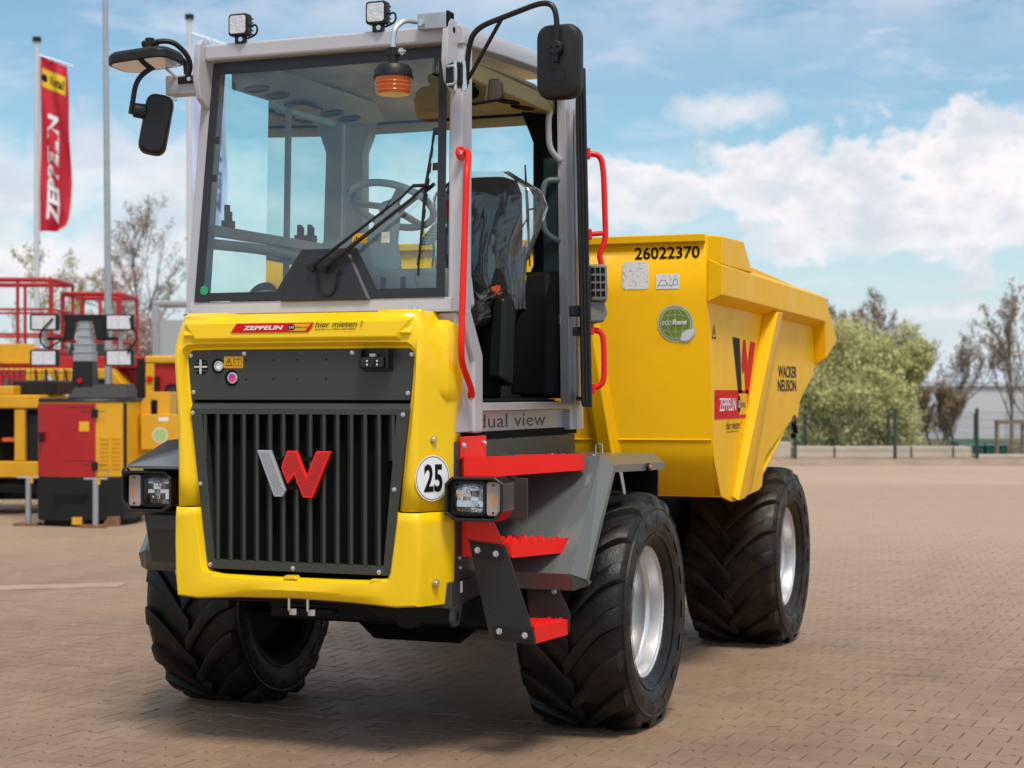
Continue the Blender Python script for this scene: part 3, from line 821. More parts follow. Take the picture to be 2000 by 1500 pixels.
obj('washer_hose', G().tube(fillet([WS(.375, 2.495, .045), WS(.355, 2.450, .055), WS(.335, 2.425, .045)], .03), .003, 6), BLK, wp)

# ---- cab frame
def pillar(s, nm='front_pillar'):
    a = [(.646, -1.122), (.706, -1.112), (.706, -.985), (.646, -.985)]
    b = [(.609, -1.012), (.672, -1.002), (.672, -.890), (.609, -.890)]
    return obj(nm, G().prism([(s * p[0], p[1]) for p in a], 'Z', 1.985, 3.215, [(s * p[0], p[1]) for p in b]), CAB, D, bevel=.012, seg=3)
fp = pillar(1); pillar(-1)
obj('scuttle_beam', G().prism([(-1.134, 1.995), (-1.128, 2.053), (-1.05, 2.053), (-1.05, 1.995)], 'X', -.668, .668), CAB, D, bevel=.004)
for s in (1, -1):
    m_ = obj('mount_plate', G().box(min(s * .44, s * .69), max(s * .44, s * .69), -1.155, -1.05, 1.988, 1.9945), CAB, D, bevel=.002)
    obj('mount_nut', G().lathe([(.020, 0), (.020, .004), (.014, .005), (.014, .018)], (s * .50 if s > 0 else -.665, -1.146 if s > 0 else -1.150, 1.995), (0, 0, 1), 8), ZNC, m_)
# lower front post and sill of the door opening
post = [(-1.128, 1.452), (-.850, 1.452), (-.850, 1.792), (-1.010, 1.985), (-1.118, 1.985), (-1.090, 1.930), (-1.045, 1.870), (-1.062, 1.80), (-1.128, 1.760)]
obj('lower_post', G().prism([(-1.128, 1.452), (-.955, 1.452), (-.955, 1.77), (-1.07, 1.985), (-1.118, 1.985)], 'X', .60, .685), CAB, D, bevel=.006)
lp = obj('door_post', G().prism([(-.955, 1.448), (-.850, 1.448), (-.850, 1.800), (-.990, 2.000), (-1.095, 2.010), (-1.095, 1.985), (-.955, 1.770)], 'X', .622, .707), CAB, D, bevel=.014, seg=3)
obj('sill', G().box(.63, .700, -.850, .372, 1.546, 1.584), CAB, D, bevel=.004)
rp = obj('sill_recess', G().box(.62, .652, -.850, .380, 1.449, 1.545), CAB, D, bevel=.003)
obj('rubber_gasket', G().box(.55, .660, -1.10, .56, 1.415, 1.4485), IND, D)
text('dual view', .89, .064, (.6525, -.785, 1.466), SX, SU, mat('lettering_plum', (.060, .045, .060), .5), rp, lift=.0008, space=1.05)
obj('floor_mat', G().box(-.60, .63, -.90, .38, 1.560, 1.588), IND, D)
fm = obj('ribbed_mat', G().box(.40, .625, -.75, .33, 1.5885, 1.598), BLK, D, bevel=.003)
for i in range(12):
    y = -.72 + i * .085
    obj('mat_rib', G().bar((.42, y, 1.600), (.61, y + .06, 1.600), .012, .006), BLK, fm)
# rear door pillar with stepped profile
g = G().prism([(.640, .372), (.690, .372), (.690, .440), (.705, .445), (.705, .505), (.695, .512), (.695, .572), (.640, .572)], 'Z', 1.438, 3.24,
              [(.615, .372), (.662, .372), (.662, .440), (.677, .445), (.677, .505), (.667, .512), (.667, .572), (.615, .572)])
dp = obj('door_pillar', g, CAB, D, bevel=.003)
obj('rear_pillar', G().prism([(-.690, .40), (-.640, .40), (-.640, .57), (-.690, .57)], 'Z', 1.45, 3.24), CAB, D, bevel=.01)
sk = obj('striker_plate', G().box(.575, .640, .366, .3718, 1.985, 2.035), ZNC, D, bevel=.002)
obj('striker_hole', G().cyl((.600, .3655, 2.010), (0, -1, 0), .014, .0005, 14), IND, sk)
# left side: lower panel, rails, two overlapping panes
obj('side_panel', G().box(-.690, -.645, -1.12, .40, 1.45, 1.93), CAB, D, bevel=.006)
gl1 = obj('side_window', G().add([(-.668, -1.0, 1.935), (-.668, -.235, 1.935), (-.645, -.235, 3.19), (-.645, -.93, 3.19)], [(0, 1, 2, 3)]), GLT, D, smooth=0)
gl2 = obj('side_window', G().add([(-.660, -.435, 1.935), (-.660, .39, 1.935), (-.638, .39, 3.19), (-.638, -.435, 3.19)], [(0, 1, 2, 3)]), GLT, D, smooth=0)
obj('pane_rail', G().bar((-.655, -.225, 1.94), (-.633, -.225, 3.19), .022, .012, (0, 1, 0)), INT, gl2)
obj('sticker', G().box(-.6565, -.6555, -.35, -.29, 2.42, 2.60), WHT, gl2)
obj('sticker', G().box(-.6445, -.6435, -.42, -.33, 2.99, 3.09), FRI, gl2)
ar = obj('arm_rail', G().box(-.645, -.60, -1.0, .40, 2.375, 2.425), INT, D, bevel=.006)
obj('arm_tube', G().tube(fillet([(-.62, -1.0, 2.335), (-.60, -.55, 2.345), (-.60, -.1, 2.325), (-.62, .38, 2.325)], .2), .026, 10), INT, ar)
for y, h in ((-.86, .11), (-.02, .09)):
    obj('window_latch', G().box(-.64, -.60, y - .035, y + .035, 2.425, 2.46).box(-.63, -.61, y - .025, y + .005, 2.46, 2.425 + h).box(-.63, -.61, y + .008, y + .025, 2.46, 2.505), BLK, ar, bevel=.004)
# roof
rb = obj('roof_beam', G().box(-.625, .612, -1.075, -.985, 3.192, 3.268), CAB, D, bevel=.014, seg=3)
for s in (1, -1):
    obj('roof_rail', G().loft([[(s * (.60 + a), y, z + b) for a, b in ((0, 0), (.078, .0), (.084, .045), (.07, .088), (0, .088))] for y, z in ((-1.02, 3.188), (-.5, 3.222), (.0, 3.245), (.58, 3.240))], True, True), CAB, D, bevel=.008)
obj('roof_panel', G().loft([[(x, y, z + (.018 if abs(x) < .5 else 0)) for x in (-.62, -.5, .5, .62)] for y, z in ((-1.0, 3.262), (-.5, 3.305), (0, 3.325), (.58, 3.32))]), CAB, D, solid=.01)
cp = [(-1.105, 3.01), (-1.135, 3.10), (-1.115, 3.265), (-1.085, 3.292), (-1.03, 3.292), (-.98, 3.25), (-.98, 2.96), (-1.02, 2.96)]
for s in (1, -1):
    c_ = obj('corner_plate', G().prism(cp, 'X', s * .620, s * .650), CAB, D, bevel=.006)
    obj('eye_hole', G().cyl((s * .650 if s > 0 else s * .6502, -1.055, 3.245), (s, 0, 0), .014, .001, 16), IND, c_)
# headliner with speakers
hl = obj('headliner', G().loft([[(x, y, z) for x in (-.60, -.45, .45, .60)] for y, z in ((-.975, 3.165), (-.4, 3.185), (.1, 3.190), (.5, 3.11), (.52, 3.06))]), HEADL, D, solid=.012)
for s in (1, -1):
    o = obj('speaker_box', G().prism([(s * .33, 3.175), (s * .595, 3.175), (s * .595, 3.085), (s * .40, 3.115)], 'Y', -.88, .44), HEADY if s > 0 else INT, D, bevel=.012)
    for y in (-.80, -.60, -.02, .18):
        obj('vent', G().lathe([(.062, 0), (.060, .008), (.048, .008), (.044, .003), (.0001, .003)], (s * .497, y, 3.0985), (-s * .15, 0, -1), 22), IND if s > 0 else FRI, o)
    obj('console_screen', G().box(min(s * .44, s * .56), max(s * .44, s * .56), -.42, -.22, 3.075, 3.090), FRI, o, bevel=.003)
# rear trim and window
obj('rear_trim', G().prism([(-.645, 1.6), (-.53, 1.6), (-.53, 2.95), (-.46, 3.12), (-.46, 3.17), (-.645, 3.17)], 'Y', .40, .50), INT, D, bevel=.012)
rt = obj('rear_trim', G().prism([(.645, 1.6), (.40, 1.6), (.40, 2.16), (.47, 2.30), (.47, 2.95), (.40, 3.12), (.40, 3.17), (.645, 3.17)], 'Y', .40, .50), IND, D, bevel=.012)
obj('teal_panel', G().box(.535, .640, .385, .399, 2.25, 2.86), TEA, rt, bevel=.006)
obj('grab_handle', G().tube(fillet([(.628, .38, 2.74), (.56, .34, 2.74), (.545, .33, 2.60), (.560, .34, 2.46), (.63, .38, 2.42)], .05), .016, 10), mat('handle_teal', (.10, .17, .175), .4), D)
obj('grab_handle', G().tube(fillet([(.585, .36, 3.10), (.585, .33, 3.05), (.590, .33, 2.90), (.635, .37, 2.84)], .05), .016, 10), CAB, D)
rwin = obj('rear_window', G().add([(-.53, .47, 2.17), (.47, .47, 2.17), (.47, .47, 3.13), (-.53, .47, 3.13)], [(0, 1, 2, 3)]), GLT, D, smooth=0)
obj('window_seal', G().box(-.53, .47, .455, .49, 3.105, 3.14), IND, rwin)
obj('window_seal', G().box(-.53, .47, .455, .49, 2.15, 2.185), IND, rwin)
obj('rear_panel', G().prism([(-.53, 1.60), (.47, 1.60), (.47, 2.16), (-.53, 2.16)], 'Y', .42, .50), INT, D, bevel=.01)
rw = obj('rear_wiper', G().tube([(.405, .46, 2.84), (.425, .445, 2.60), (.432, .46, 2.30)], [.004, .009, .004], 6).tube([(.432, .45, 2.60), (.47, .46, 2.61)], .006, 6).tube([(.425, .45, 2.56), (.32, .46, 2.40)], .004, 6), BLK, D)
obj('side_console', G().prism([(.16, 1.62), (.39, 1.62), (.39, 2.26), (.30, 2.26), (.20, 2.12)], 'X', .44, .63), IND, D, bevel=.012)
obj('vent_box', G().prism([(.505, 2.05), (.62, 2.07), (.62, 2.245), (.51, 2.235)], 'Y', .27, .20), BLK, D, bevel=.006)
# driver seat under clear plastic
sb = obj('seat', G().loft([[(.245 + sx * math.cos(a) * k, .20 + yo + sy * math.sin(a) * k, z) for a in [i * math.pi / 8 for i in range(16)] for sx, sy in ((.240, .080),)] for z, k, yo in ((2.02, .92, -.02), (2.06, 1.0, -.03), (2.25, 1.02, .0), (2.50, .98, .03), (2.66, .93, .05), (2.73, .80, .06), (2.755, .5, .065))], True, True), SEAT, D, smooth=60)
obj('cushion', G().prism(rrect(.02, .47, 1.96, 2.09, .05), 'Y', -.32, .18), SEAT, sb, bevel=.02)
obj('seat_mark', G().box(.10, .135, .115, .123, 2.55, 2.63), RVI, sb)
obj('pedestal', G().box(.10, .40, -.20, .15, 1.60, 1.96), IND, sb, bevel=.02)
ap = obj('armrest_pod', G().prism([(-.22, 1.70), (-.06, 1.66), (-.02, 2.06), (-.06, 2.11), (-.18, 2.10)], 'X', .47, .545), BLK, D, bevel=.02, seg=3)
obj('belt_buckle', G().box(.44, .458, -.05, -.02, 2.12, 2.17).box(.452, .47, -.13, -.105, 2.135, 2.16), ORG, ap, bevel=.003)
rs = random.Random(3)
def crumple(nu, nv, fn, amp, seed):
    rr = random.Random(seed)
    lo = []
    for j in range(nv):
        row = []
        for i in range(nu):
            p = Vector(fn(i / (nu - 1), j / (nv - 1)))
            row.append(tuple(p + Vector((rr.uniform(-1, 1), rr.uniform(-1, 1), rr.uniform(-1, 1))) * amp))
        lo.append(row)
    return G().loft(lo)
def cover(u, v):
    a = math.pi * (1.0 + 1.30 * u) - .35
    z = 2.06 + .72 * v
    k = 1.10 if v < .85 else 1.10 - (v - .85) * 4.0
    x = .245 + .240 * k * math.cos(a); y = .20 + .03 * v + .085 * k * math.sin(a)
    # loose corner standing off to the right
    q = max(0, math.cos(a)) ** 3 * max(0, 1 - abs(v - .72) * 2.6)
    fo = .007 * math.sin(u * 46 + 2.5 * math.sin(v * 4)) * (1 - .4 * v) + .004 * math.sin(u * 21 - v * 9)
    return (x + .11 * q + fo * math.cos(a), y + .02 * q + fo * math.sin(a), z)
pc = obj('plastic_cover', crumple(70, 30, cover, .0022, 5), PLA, sb, smooth=60)
obj('plastic_cover', crumple(18, 10, lambda u, v: (.06 + .46 * u, -.33 + .02 * math.sin(u * 9), 1.98 + .14 * v + .02 * math.sin(u * 14)), .012, 8), PLA, sb, smooth=0)
obj('plastic_cover', crumple(18, 10, lambda u, v: (.05 + .46 * u, -.33 + .40 * v, 2.12 + .03 * math.sin(u * 11 + v * 5)), .012, 9), PLA, sb, smooth=0)
# dashboard, column, wheel
da = obj('dashboard', G().prism([(-.16, 2.02), (-.15, 2.22), (-.08, 2.345), (.08, 2.365), (.16, 2.34), (.20, 2.20), (.56, 2.20), (.58, 2.02)], 'Y', -.93, -.62), INT, D, bevel=.03, seg=3)
obj('side_dash', G().prism([(-.60, 2.0), (-.50, 2.10), (-.34, 2.115), (-.16, 2.09), (-.16, 2.0)], 'Y', -1.0, -.75), INT, da, bevel=.02)
obj('dash_vent', G().lathe([(.075, 0), (.072, .012), (.055, .012), (.05, .0), (.0001, .0)], (-.36, -.985, 2.085), (0, -.75, .5), 24), FRI, da)
obj('switch_panel', G().prism([(.22, 2.06), (.42, 2.06), (.40, 2.19), (.24, 2.19)], 'Y', -.93, -.945), INT, da, bevel=.006)
for x in (.25, .35):
    obj('switch', G().box(x - .012, x + .012, -.955, -.9455, 2.10, 2.16), IND, da, bevel=.003)
wc = Vector((.07, -.47, 2.545)); wa = Vector((0.05, .45, .9)).normalized()
u_ = wa.orthogonal().normalized(); v_ = wa.cross(u_)
sw = obj('steering_wheel', G().tube([wc + (u_ * math.cos(a) + v_ * math.sin(a)) * .205 for a in [i * math.pi / 20 for i in range(40)]], .018, 10, True), INT, D)
obj('wheel_hub', G().lathe([(.055, -.03), (.065, 0), (.05, .018), (.0001, .02)], wc - wa * .02, wa, 20), INT, sw)
for a in (0.3, 2.4, 4.5):
    obj('spoke', G().bar(wc - wa * .015, wc + (u_ * math.cos(a) + v_ * math.sin(a)) * .20, .045, .012, wa), INT, sw)
obj('steering_column', G().tube([wc - wa * .03, wc - wa * .20, (.12, -.66, 2.20)], [.05, .075, .085], 14), INT, sw)
obj('stalk', G().tube([wc - wa * .08, (.30, -.48, 2.64)], .010, 8), BLK, sw)
for i in range(6):
    t = i / 5
    obj('boot_ring', G().tube([Vector((.27 + .06 * t, -.50, 2.36 + .07 * t)) + Vector((.03 * math.cos(a), .03 * math.sin(a), .012 * math.sin(a))) for a in [k * math.pi / 6 for k in range(12)]], .010, 6, True), INT, sw)

# ---- things on the roof beam
def work_lamp(x, y, z):
    o = obj('work_lamp', G().prism(rrect(x - .052, x + .052, z - .052, z + .052, .016), 'Y', y - .02, y + .025), BLK, D, bevel=.006)
    obj('lamp_lens', G().prism(rrect(x - .042, x + .042, z - .042, z + .042, .012), 'Y', y - .0245, y - .0205), mat('lamp_face', (.62, .62, .66), .2, bump=1.0, bs=45) if 'lamp_face' not in MATS else MATS['lamp_face'], o, bevel=.002)
    for i in range(5):
        obj('cooling_fin', G().box(x - .045, x + .045, y + .0255, y + .05, z - .04 + i * .018, z - .035 + i * .018), BLK, o)
    obj('lamp_foot', G().box(x - .022, x + .030, y - .012, y + .018, z - .085, z - .0525), BLK, o, bevel=.003)
    obj('foot_bolt', G().cyl((x + .014, y - .0125, z - .07), (0, -1, 0), .012, .008, 6), ZNC, o)
    obj('lamp_cable', G().tube(fillet([(x + .052, y + .01, z - .005), (x + .085, y + .01, z - .0), (x + .088, y + .01, z - .045), (x + .03, y + .02, z - .06)], .03), .005, 8), BLK, o)
work_lamp(-.430, -1.075, 3.345)
work_lamp(.282, -1.075, 3.345)
bc = obj('beacon', G().lathe([(.084, 0), (.083, .030), (.070, .050), (.040, .060), (.022, .066), (.020, .13)], (.444, -1.25, 3.015), (0, 0, 1), 28), BLK, D)
obj('beacon_lens', G().lathe([(.070, 0), (.076, .008), (.082, .075)], (.444, -1.25, 2.940), (0, 0, 1), 28), AMB, bc)
for i in range(3):
    obj('lens_ring', G().tube([(.444 + (.0765 + i * .0025) * math.cos(a), -1.25 + (.0765 + i * .0025) * math.sin(a), 2.952 + i * .018) for a in [k * math.pi / 14 for k in range(28)]], .0026, 6, True), AMB, bc)
obj('beacon_flange', G().cyl((.444, -1.25, 3.010), (0, 0, 1), .089, .008, 28), BLK, bc)
obj('clamp', G().box(.415, .475, -1.268, -1.232, 3.105, 3.145), BLK, bc, bevel=.006)
obj('wing_screw', G().lathe([(.016, 0), (.016, .012), (.006, .013), (.006, .03)], (.476, -1.25, 3.125), (1, -.3, 0), 10), ZNC, bc)
obj('beacon_pipe', G().tube(fillet([(.444, -1.25, 3.14), (.444, -1.25, 3.225), (.475, -1.20, 3.275), (.505, -1.14, 3.275)], .05), .012, 10), ZNC, bc)
bk = obj('beacon_bracket', G().box(.50, .640, -1.12, -1.076, 3.245, 3.315), GAL, D, bevel=.003)
obj('bracket_end', G().box(.641, .648, -1.12, -1.05, 3.25, 3.32), IND, bk)
obj('bracket_bolts', G().cyl((.522, -1.121, 3.272), (0, -1, 0), .016, .018, 6), ZNC, bk)

# ---- mirrors
def mirror(nm, body, arm_paths, m=BLK):
    return None
def shield(c, wx, hz, dep, xd, up, name, m, parent, r=.045, bulge=.5):
    """rounded mirror shell: front face towards -normal"""
    F = frame(c, xd, up)
    loops = []
    for k, h in ((1.0, -dep * .5), (1.0, dep * .1), (.93, dep * .38), (.78, dep * .5)):
        loops.append([F @ Vector((p[0] * k, p[1] * (1 - (1 - k) * wx / hz * 1.2), h)) for p in rrect(-wx / 2, wx / 2, -hz / 2, hz / 2, r)])
    return obj(name, G().loft(loops, True, True), m, parent, bevel=.004, smooth=50)
MIR = mat('mirror_glass', (.75, .77, .78), .03, metal=1.0)
# right mirror, seen from its back
rm = shield((1.19, -1.17, 3.045), .195, .318, .07, (1, .05, 0), (0, 0, 1), 'mirror', BLK, D, .055)
F_ = frame((1.19, -1.17, 3.045), (1, .05, 0), (0, 0, 1))
obj('mirror_face', G().add([F_ @ Vector((p[0] * .92, p[1] * .95, -.0365)) for p in rrect(-.097, .097, -.159, .159, .05)], [tuple(range(20))]), MIR, rm, smooth=0)
obj('label_relief', G().box(1.147, 1.229, -1.2075, -1.2055, 2.960, 3.000), BLK, rm, bevel=.001)
obj('mirror_clamp', G().lathe([(.034, 0), (.032, .028), (.028, .034), (.0001, .036)], (1.192, -1.205, 3.095), (0, -1, 0), 22), BLK, rm, bevel=.003)
obj('clamp_socket', G().box(1.180, 1.204, -1.232, -1.208, 3.035, 3.075), BLK, rm, bevel=.004)
for x in (1.178, 1.206):
    obj('clamp_screw', G().cyl((x, -1.2405, 3.097), (0, -1, 0), .006, .0015, 10), IND, rm)
obj('mirror_arm', G().tube(fillet([(.742, -1.13, 2.985), (.752, -1.14, 3.125), (.800, -1.18, 3.215), (1.155, -1.225, 3.300), (1.202, -1.225, 3.245), (1.194, -1.225, 3.06)], .085, 7), .0125, 10), BLK, rm)
obj('arm_brace', G().bar((.752, -1.135, 3.005), (.930, -1.192, 3.240), .018, .008), BLK, rm)
mb = obj('mirror_bracket', G().prism([(.655, 2.975), (.735, 2.975), (.735, 3.075), (.70, 3.085), (.655, 3.07)], 'Y', -1.165, -1.085), BLK, D, bevel=.008)
obj('hinge_pin', G().cyl((.705, -1.168, 2.955), (0, 0, 1), .009, .13, 10).cyl((.735, -1.14, 2.955), (0, 0, 1), .014, .13, 10), ZNC, mb)
obj('hinge_guard', G().tube(fillet([(.668, -1.172, 3.06), (.715, -1.185, 3.06), (.715, -1.185, 2.98), (.668, -1.172, 2.98)], .02), .006, 8), CAB, mb)
# left: box bracket with two mirrors
lb = obj('mirror_bracket', G().box(-.822, -.652, -1.10, -1.02, 3.038, 3.132), CAB, D, bevel=.008)
obj('bracket_foot', G().box(-.742, -.655, -1.118, -1.1005, 3.085, 3.118), BLK, lb, bevel=.004)
obj('bracket_bolt', G().cyl((-.675, -1.1185, 3.103), (0, -1, 0), .011, .008, 6).cyl((-.80, -1.06, 3.0375), (0, 0, -1), .017, .02, 6), ZNC, lb)
lm = shield((-.806, -1.20, 2.885), .130, .285, .075, (.80, .50, -.17), (0, 0, 1), 'mirror', BLK, D, .045)
obj('mirror_clamp', G().lathe([(.036, 0), (.034, .05), (.028, .056), (.0001, .058)], (-.842, -1.235, 2.942), (-.75, -.65, .1), 20), BLK, lm, bevel=.003)
obj('mirror_arm', G().tube(fillet([(-.735, -1.05, 3.13), (-.735, -1.06, 3.205), (-.765, -1.12, 3.225), (-.880, -1.25, 3.10), (-.895, -1.275, 2.93)], .06, 6), .0125, 10), BLK, lm)
obj('arm_brace', G().bar((-.80, -1.16, 3.170), (-.745, -1.07, 3.10), .016, .008), CAB, lm)
lm2 = shield((-.822, -1.26, 3.185), .330, .22, .060, (1, .0, .06), (0, .99, -.05), 'mirror', BLK, D, .07)
F_ = frame((-.822, -1.26, 3.185), (1, .0, .06), (0, .99, -.05))
obj('mirror_face', G().add([F_ @ Vector((p[0] * .9, p[1] * .86, -.0312)) for p in rrect(-.167, .167, -.11, .11, .06)], [tuple(range(20))]), MIR, lm2, smooth=0)
obj('mirror_clamp', G().cyl((-.808, -1.25, 3.205), (0, 0, 1), .022, .075, 14).cyl((-.845, -1.25, 3.255), (1, 0, 0), .016, .08, 12), BLK, lm2, bevel=.003)
obj('mirror_arm', G().tube(fillet([(-.80, -1.25, 3.258), (-.715, -1.21, 3.272), (-.665, -1.16, 3.215), (-.662, -1.125, 3.16), (-.69, -1.115, 3.115)], .07, 6), .0125, 10), BLK, lm2)
# inside mirror near the door
im = shield((.575, -.52, 3.06), .185, .115, .02, (1, .25, .14), (0, .2, 1), 'cab_mirror', BLK, D, .03)
F_ = frame((.575, -.52, 3.06), (1, .25, .14), (0, .2, 1))
obj('mirror_face', G().add([F_ @ Vector((p[0] * .9, p[1] * .86, .0113)) for p in rrect(-.0925, .0925, -.0575, .0575, .03)], [tuple(range(20))]), MIR, im, smooth=0)

# ---- open door, seen along its edge
dh = Vector((.725, .47, 0)); dd = Vector((.335, -.942, 0)).normalized(); dn = Vector((.942, .335, 0)).normalized()
def DP(s, n, z): return dh + dd * s + dn * (n - .020 * (z - 1.6) + .012) + Vector((0, 0, z))
def dbar(g, s0, s1, n0, n1, z0, z1):
    vs = [DP(s, n, z) for z in (z0, z1) for n in (n0, n1) for s in (s0, s1)]
    return g.add(vs, [(0, 2, 3, 1), (4, 5, 7, 6), (0, 1, 5, 4), (2, 6, 7, 3), (0, 4, 6, 2), (1, 3, 7, 5)])
dr = obj('door', dbar(dbar(dbar(G(), 1.10, 1.17, -.024, .024, 1.565, 3.12), .02, 1.10, -.020, .020, 1.565, 1.64), .02, 1.10, -.020, .020, 3.07, 3.12), BLK, D, bevel=.008)
g = G()
for n0 in (-.021, -.006, .009):
    dbar(g, 1.171, 1.181, n0, n0 + .011, 1.58, 3.105)
obj('door_seal', g, BLK, dr, bevel=.003)
obj('hinge_stile', dbar(G(), -.02, .0195, -.020, .020, 1.565, 3.12), BLK, dr, bevel=.006)
obj('door_glass', G().add([DP(.02, -.004, 1.64), DP(1.10, -.004, 1.64), DP(1.10, -.004, 3.07), DP(.02, -.004, 3.07)], [(0, 1, 2, 3)]), GLT, dr, smooth=0)
def dtube(P, r, nm, m, par):
    return obj(nm, G().tube(fillet([DP(*p) for p in P], .05, 6), r, 12), m, par)
dtube([(1.02, .02, 2.745), (1.02, .088, 2.740), (1.02, .100, 2.66), (1.02, .104, 2.34), (1.02, .070, 2.275), (1.02, .085, 2.22), (1.02, .098, 2.10)], .0135, 'grab_handle', RED, dr)
dtube([(1.02, .02, 2.368), (1.02, .10, 2.375)], .012, 'handle_stay', RED, dr)
dtube([(1.02, .02, 1.925), (1.02, .080, 1.915), (1.02, .085, 1.85), (1.02, .085, 1.72), (1.02, .075, 1.665), (1.02, .02, 1.650)], .0135, 'grab_handle', RED, dr)
for z in (2.745, 2.368, 1.925, 1.650):
    obj('handle_foot', dbar(G(), .99, 1.05, .024, .040, z - .024, z + .024), RED, dr, bevel=.004)
pod = obj('vent_pod', dbar(G(), .85, 1.09, .0245, .105, 2.055, 2.225), mat('pod_grey', (.17, .17, .175), .5), dr, bevel=.012)
g = G()
for i in range(3):
    for j in range(4):
        dbar(g, 1.0905, 1.0925, .030 + i * .0235, .048 + i * .0235, 2.075 + j * .036, 2.100 + j * .036)
obj('vent_opening', g, IND, pod)
obj('pod_shell', G().loft([[DP(s, n, z) for s, n in ((.87, .0245), (.87, n1), (1.05, n1), (1.07, .0245))] for z, n1 in ((2.054, .09), (2.00, .105), (1.965, .088), (1.955, .04))], True, True), MATS['pod_grey'], pod, bevel=.01)
obj('inner_latch', dbar(dbar(G(), 1.00, 1.08, -.075, -.024, 1.985, 2.035), 1.00, 1.07, -.06, -.024, 1.895, 1.935), BLK, dr, bevel=.005)
obj('door_hinge', G().cyl((.735, .50, 1.905), (0, 0, 1), .018, .06, 14).cyl((.735, .50, 1.880), (0, 0, 1), .008, .025, 8).cyl((.735, .50, 2.86), (0, 0, 1), .018, .06, 14), CAB, dr, bevel=.003)
obj('door_strut', G().tube([(.72, .40, 1.60), DP(.80, -.02, 1.60)], .010, 8), BLK, dr)

# ---- red grab rail along the front pillar
gr_ = obj('grab_rail', G().tube(fillet([(.690, -1.055, 2.700), (.725, -1.06, 2.70), (.752, -1.152, 2.60), (.752, -1.215, 1.83), (.745, -1.19, 1.76), (.728, -1.04, 1.645), (.722, -1.02, 1.615)], .05, 5), .0145, 12), RED, D)
obj('rail_foot', G().prism([(-1.075 + .045 * math.cos(a), 2.690 + .032 * math.sin(a)) for a in [i * math.pi / 8 for i in range(16)]], 'X', .684, .698), RED, gr_, bevel=.003)
obj('rail_foot', G().prism([(-1.015 + .026 * math.cos(a), 1.622 + (.045 if math.sin(a) > 0 else .024) * math.sin(a)) for a in [i * math.pi / 8 for i in range(16)]], 'X', .7075, .7155), RED, gr_, bevel=.003)
bolt(gr_, .698, -1.095, 2.690, hex_me, (0, 0, R(90)))
bolt(gr_, .7155, -1.015, 1.610, hex_me, (0, 0, R(90)))
# ---- body sides under the cab, chassis
obj('body_side', G().box(.60, .690, -1.135, .45, .80, 1.414).prism([(-1.185, .684), (-.45, .742), (-.45, .80), (-1.185, .80)], 'X', .58, .695), GRY, D, bevel=.004)
obj('body_side', G().box(-.690, -.60, -1.135, .45, .72, 1.44), GRY, D, bevel=.004)
lug = obj('tie_down', G().prism([(-1.175, .688), (-1.075, .698), (-1.095, .640), (-1.115, .605), (-1.15, .600), (-1.172, .63)], 'X', .676, .700), GRY, D, bevel=.004)
obj('tie_hole', G().prism(circ(-1.132, .648, .014, 14, .024), 'X', .7005, .7012), IND, lug)
obj('serial_tag', G().box(.6952, .6958, -1.09, -1.065, .745, .795), WHT, D)
for y, z in ((-1.085, .855), (-1.09, .90)):
    bolt(D, .6905, y, z, bolt_me, (0, 0, R(90)))
ch = obj('chassis', G().box(-.42, .42, -1.0, .9, .66, 1.40).box(-.62, .62, .9, 3.9, .66, 1.0).box(-.60, .60, -.5, .9, .50, .66), DRK, D, bevel=.02)  # boxes widened to deepen the shade on the ground beneath
obj('under_tray', G().prism([(.18, .70), (.69, .70), (.69, .612), (.50, .600), (.47, .575), (.40, .575), (.38, .612), (.30, .618)], 'Y', -1.10, -.55), DRK, ch, bevel=.01)
obj('under_tray', G().box(-.55, .30, -1.15, -.6, .668, .72), DRK, ch, bevel=.01)
ax = obj('front_axle', G().tube([(-1.0, 0, .56), (-.35, 0, .56), (-.22, 0, .54), (.22, 0, .54), (.35, 0, .56), (1.0, 0, .56)], [.10, .11, .19, .19, .11, .10], 16), DRK, D)
obj('rear_axle', G().tube([(-1.0, 3.1, .56), (-.35, 3.1, .56), (-.22, 3.1, .54), (.22, 3.1, .54), (.35, 3.1, .56), (1.0, 3.1, .56)], [.10, .11, .19, .19, .11, .10], 16), DRK, D)
cl = obj('cooler_mount', G().box(-.17, .10, -1.17, -1.11, .628, .650), DRK, D, bevel=.003)
for x in (-.115, -.02):
    obj('mount_nut', G().cyl((x, -1.172, .640), (0, 0, 1), .008, .07, 8).cyl((x + .02, -1.172, .622), (0, 0, 1), .019, .028, 6), ZNC, cl)
obj('drive_shaft', G().tube([(0, .2, .62), (0, 2.9, .62)], .05, 12), DRK, D)
obj('swivel_ring', G().cyl((0, 1.75, 1.08), (0, 0, 1), .45, .10, 28), DRK, D)

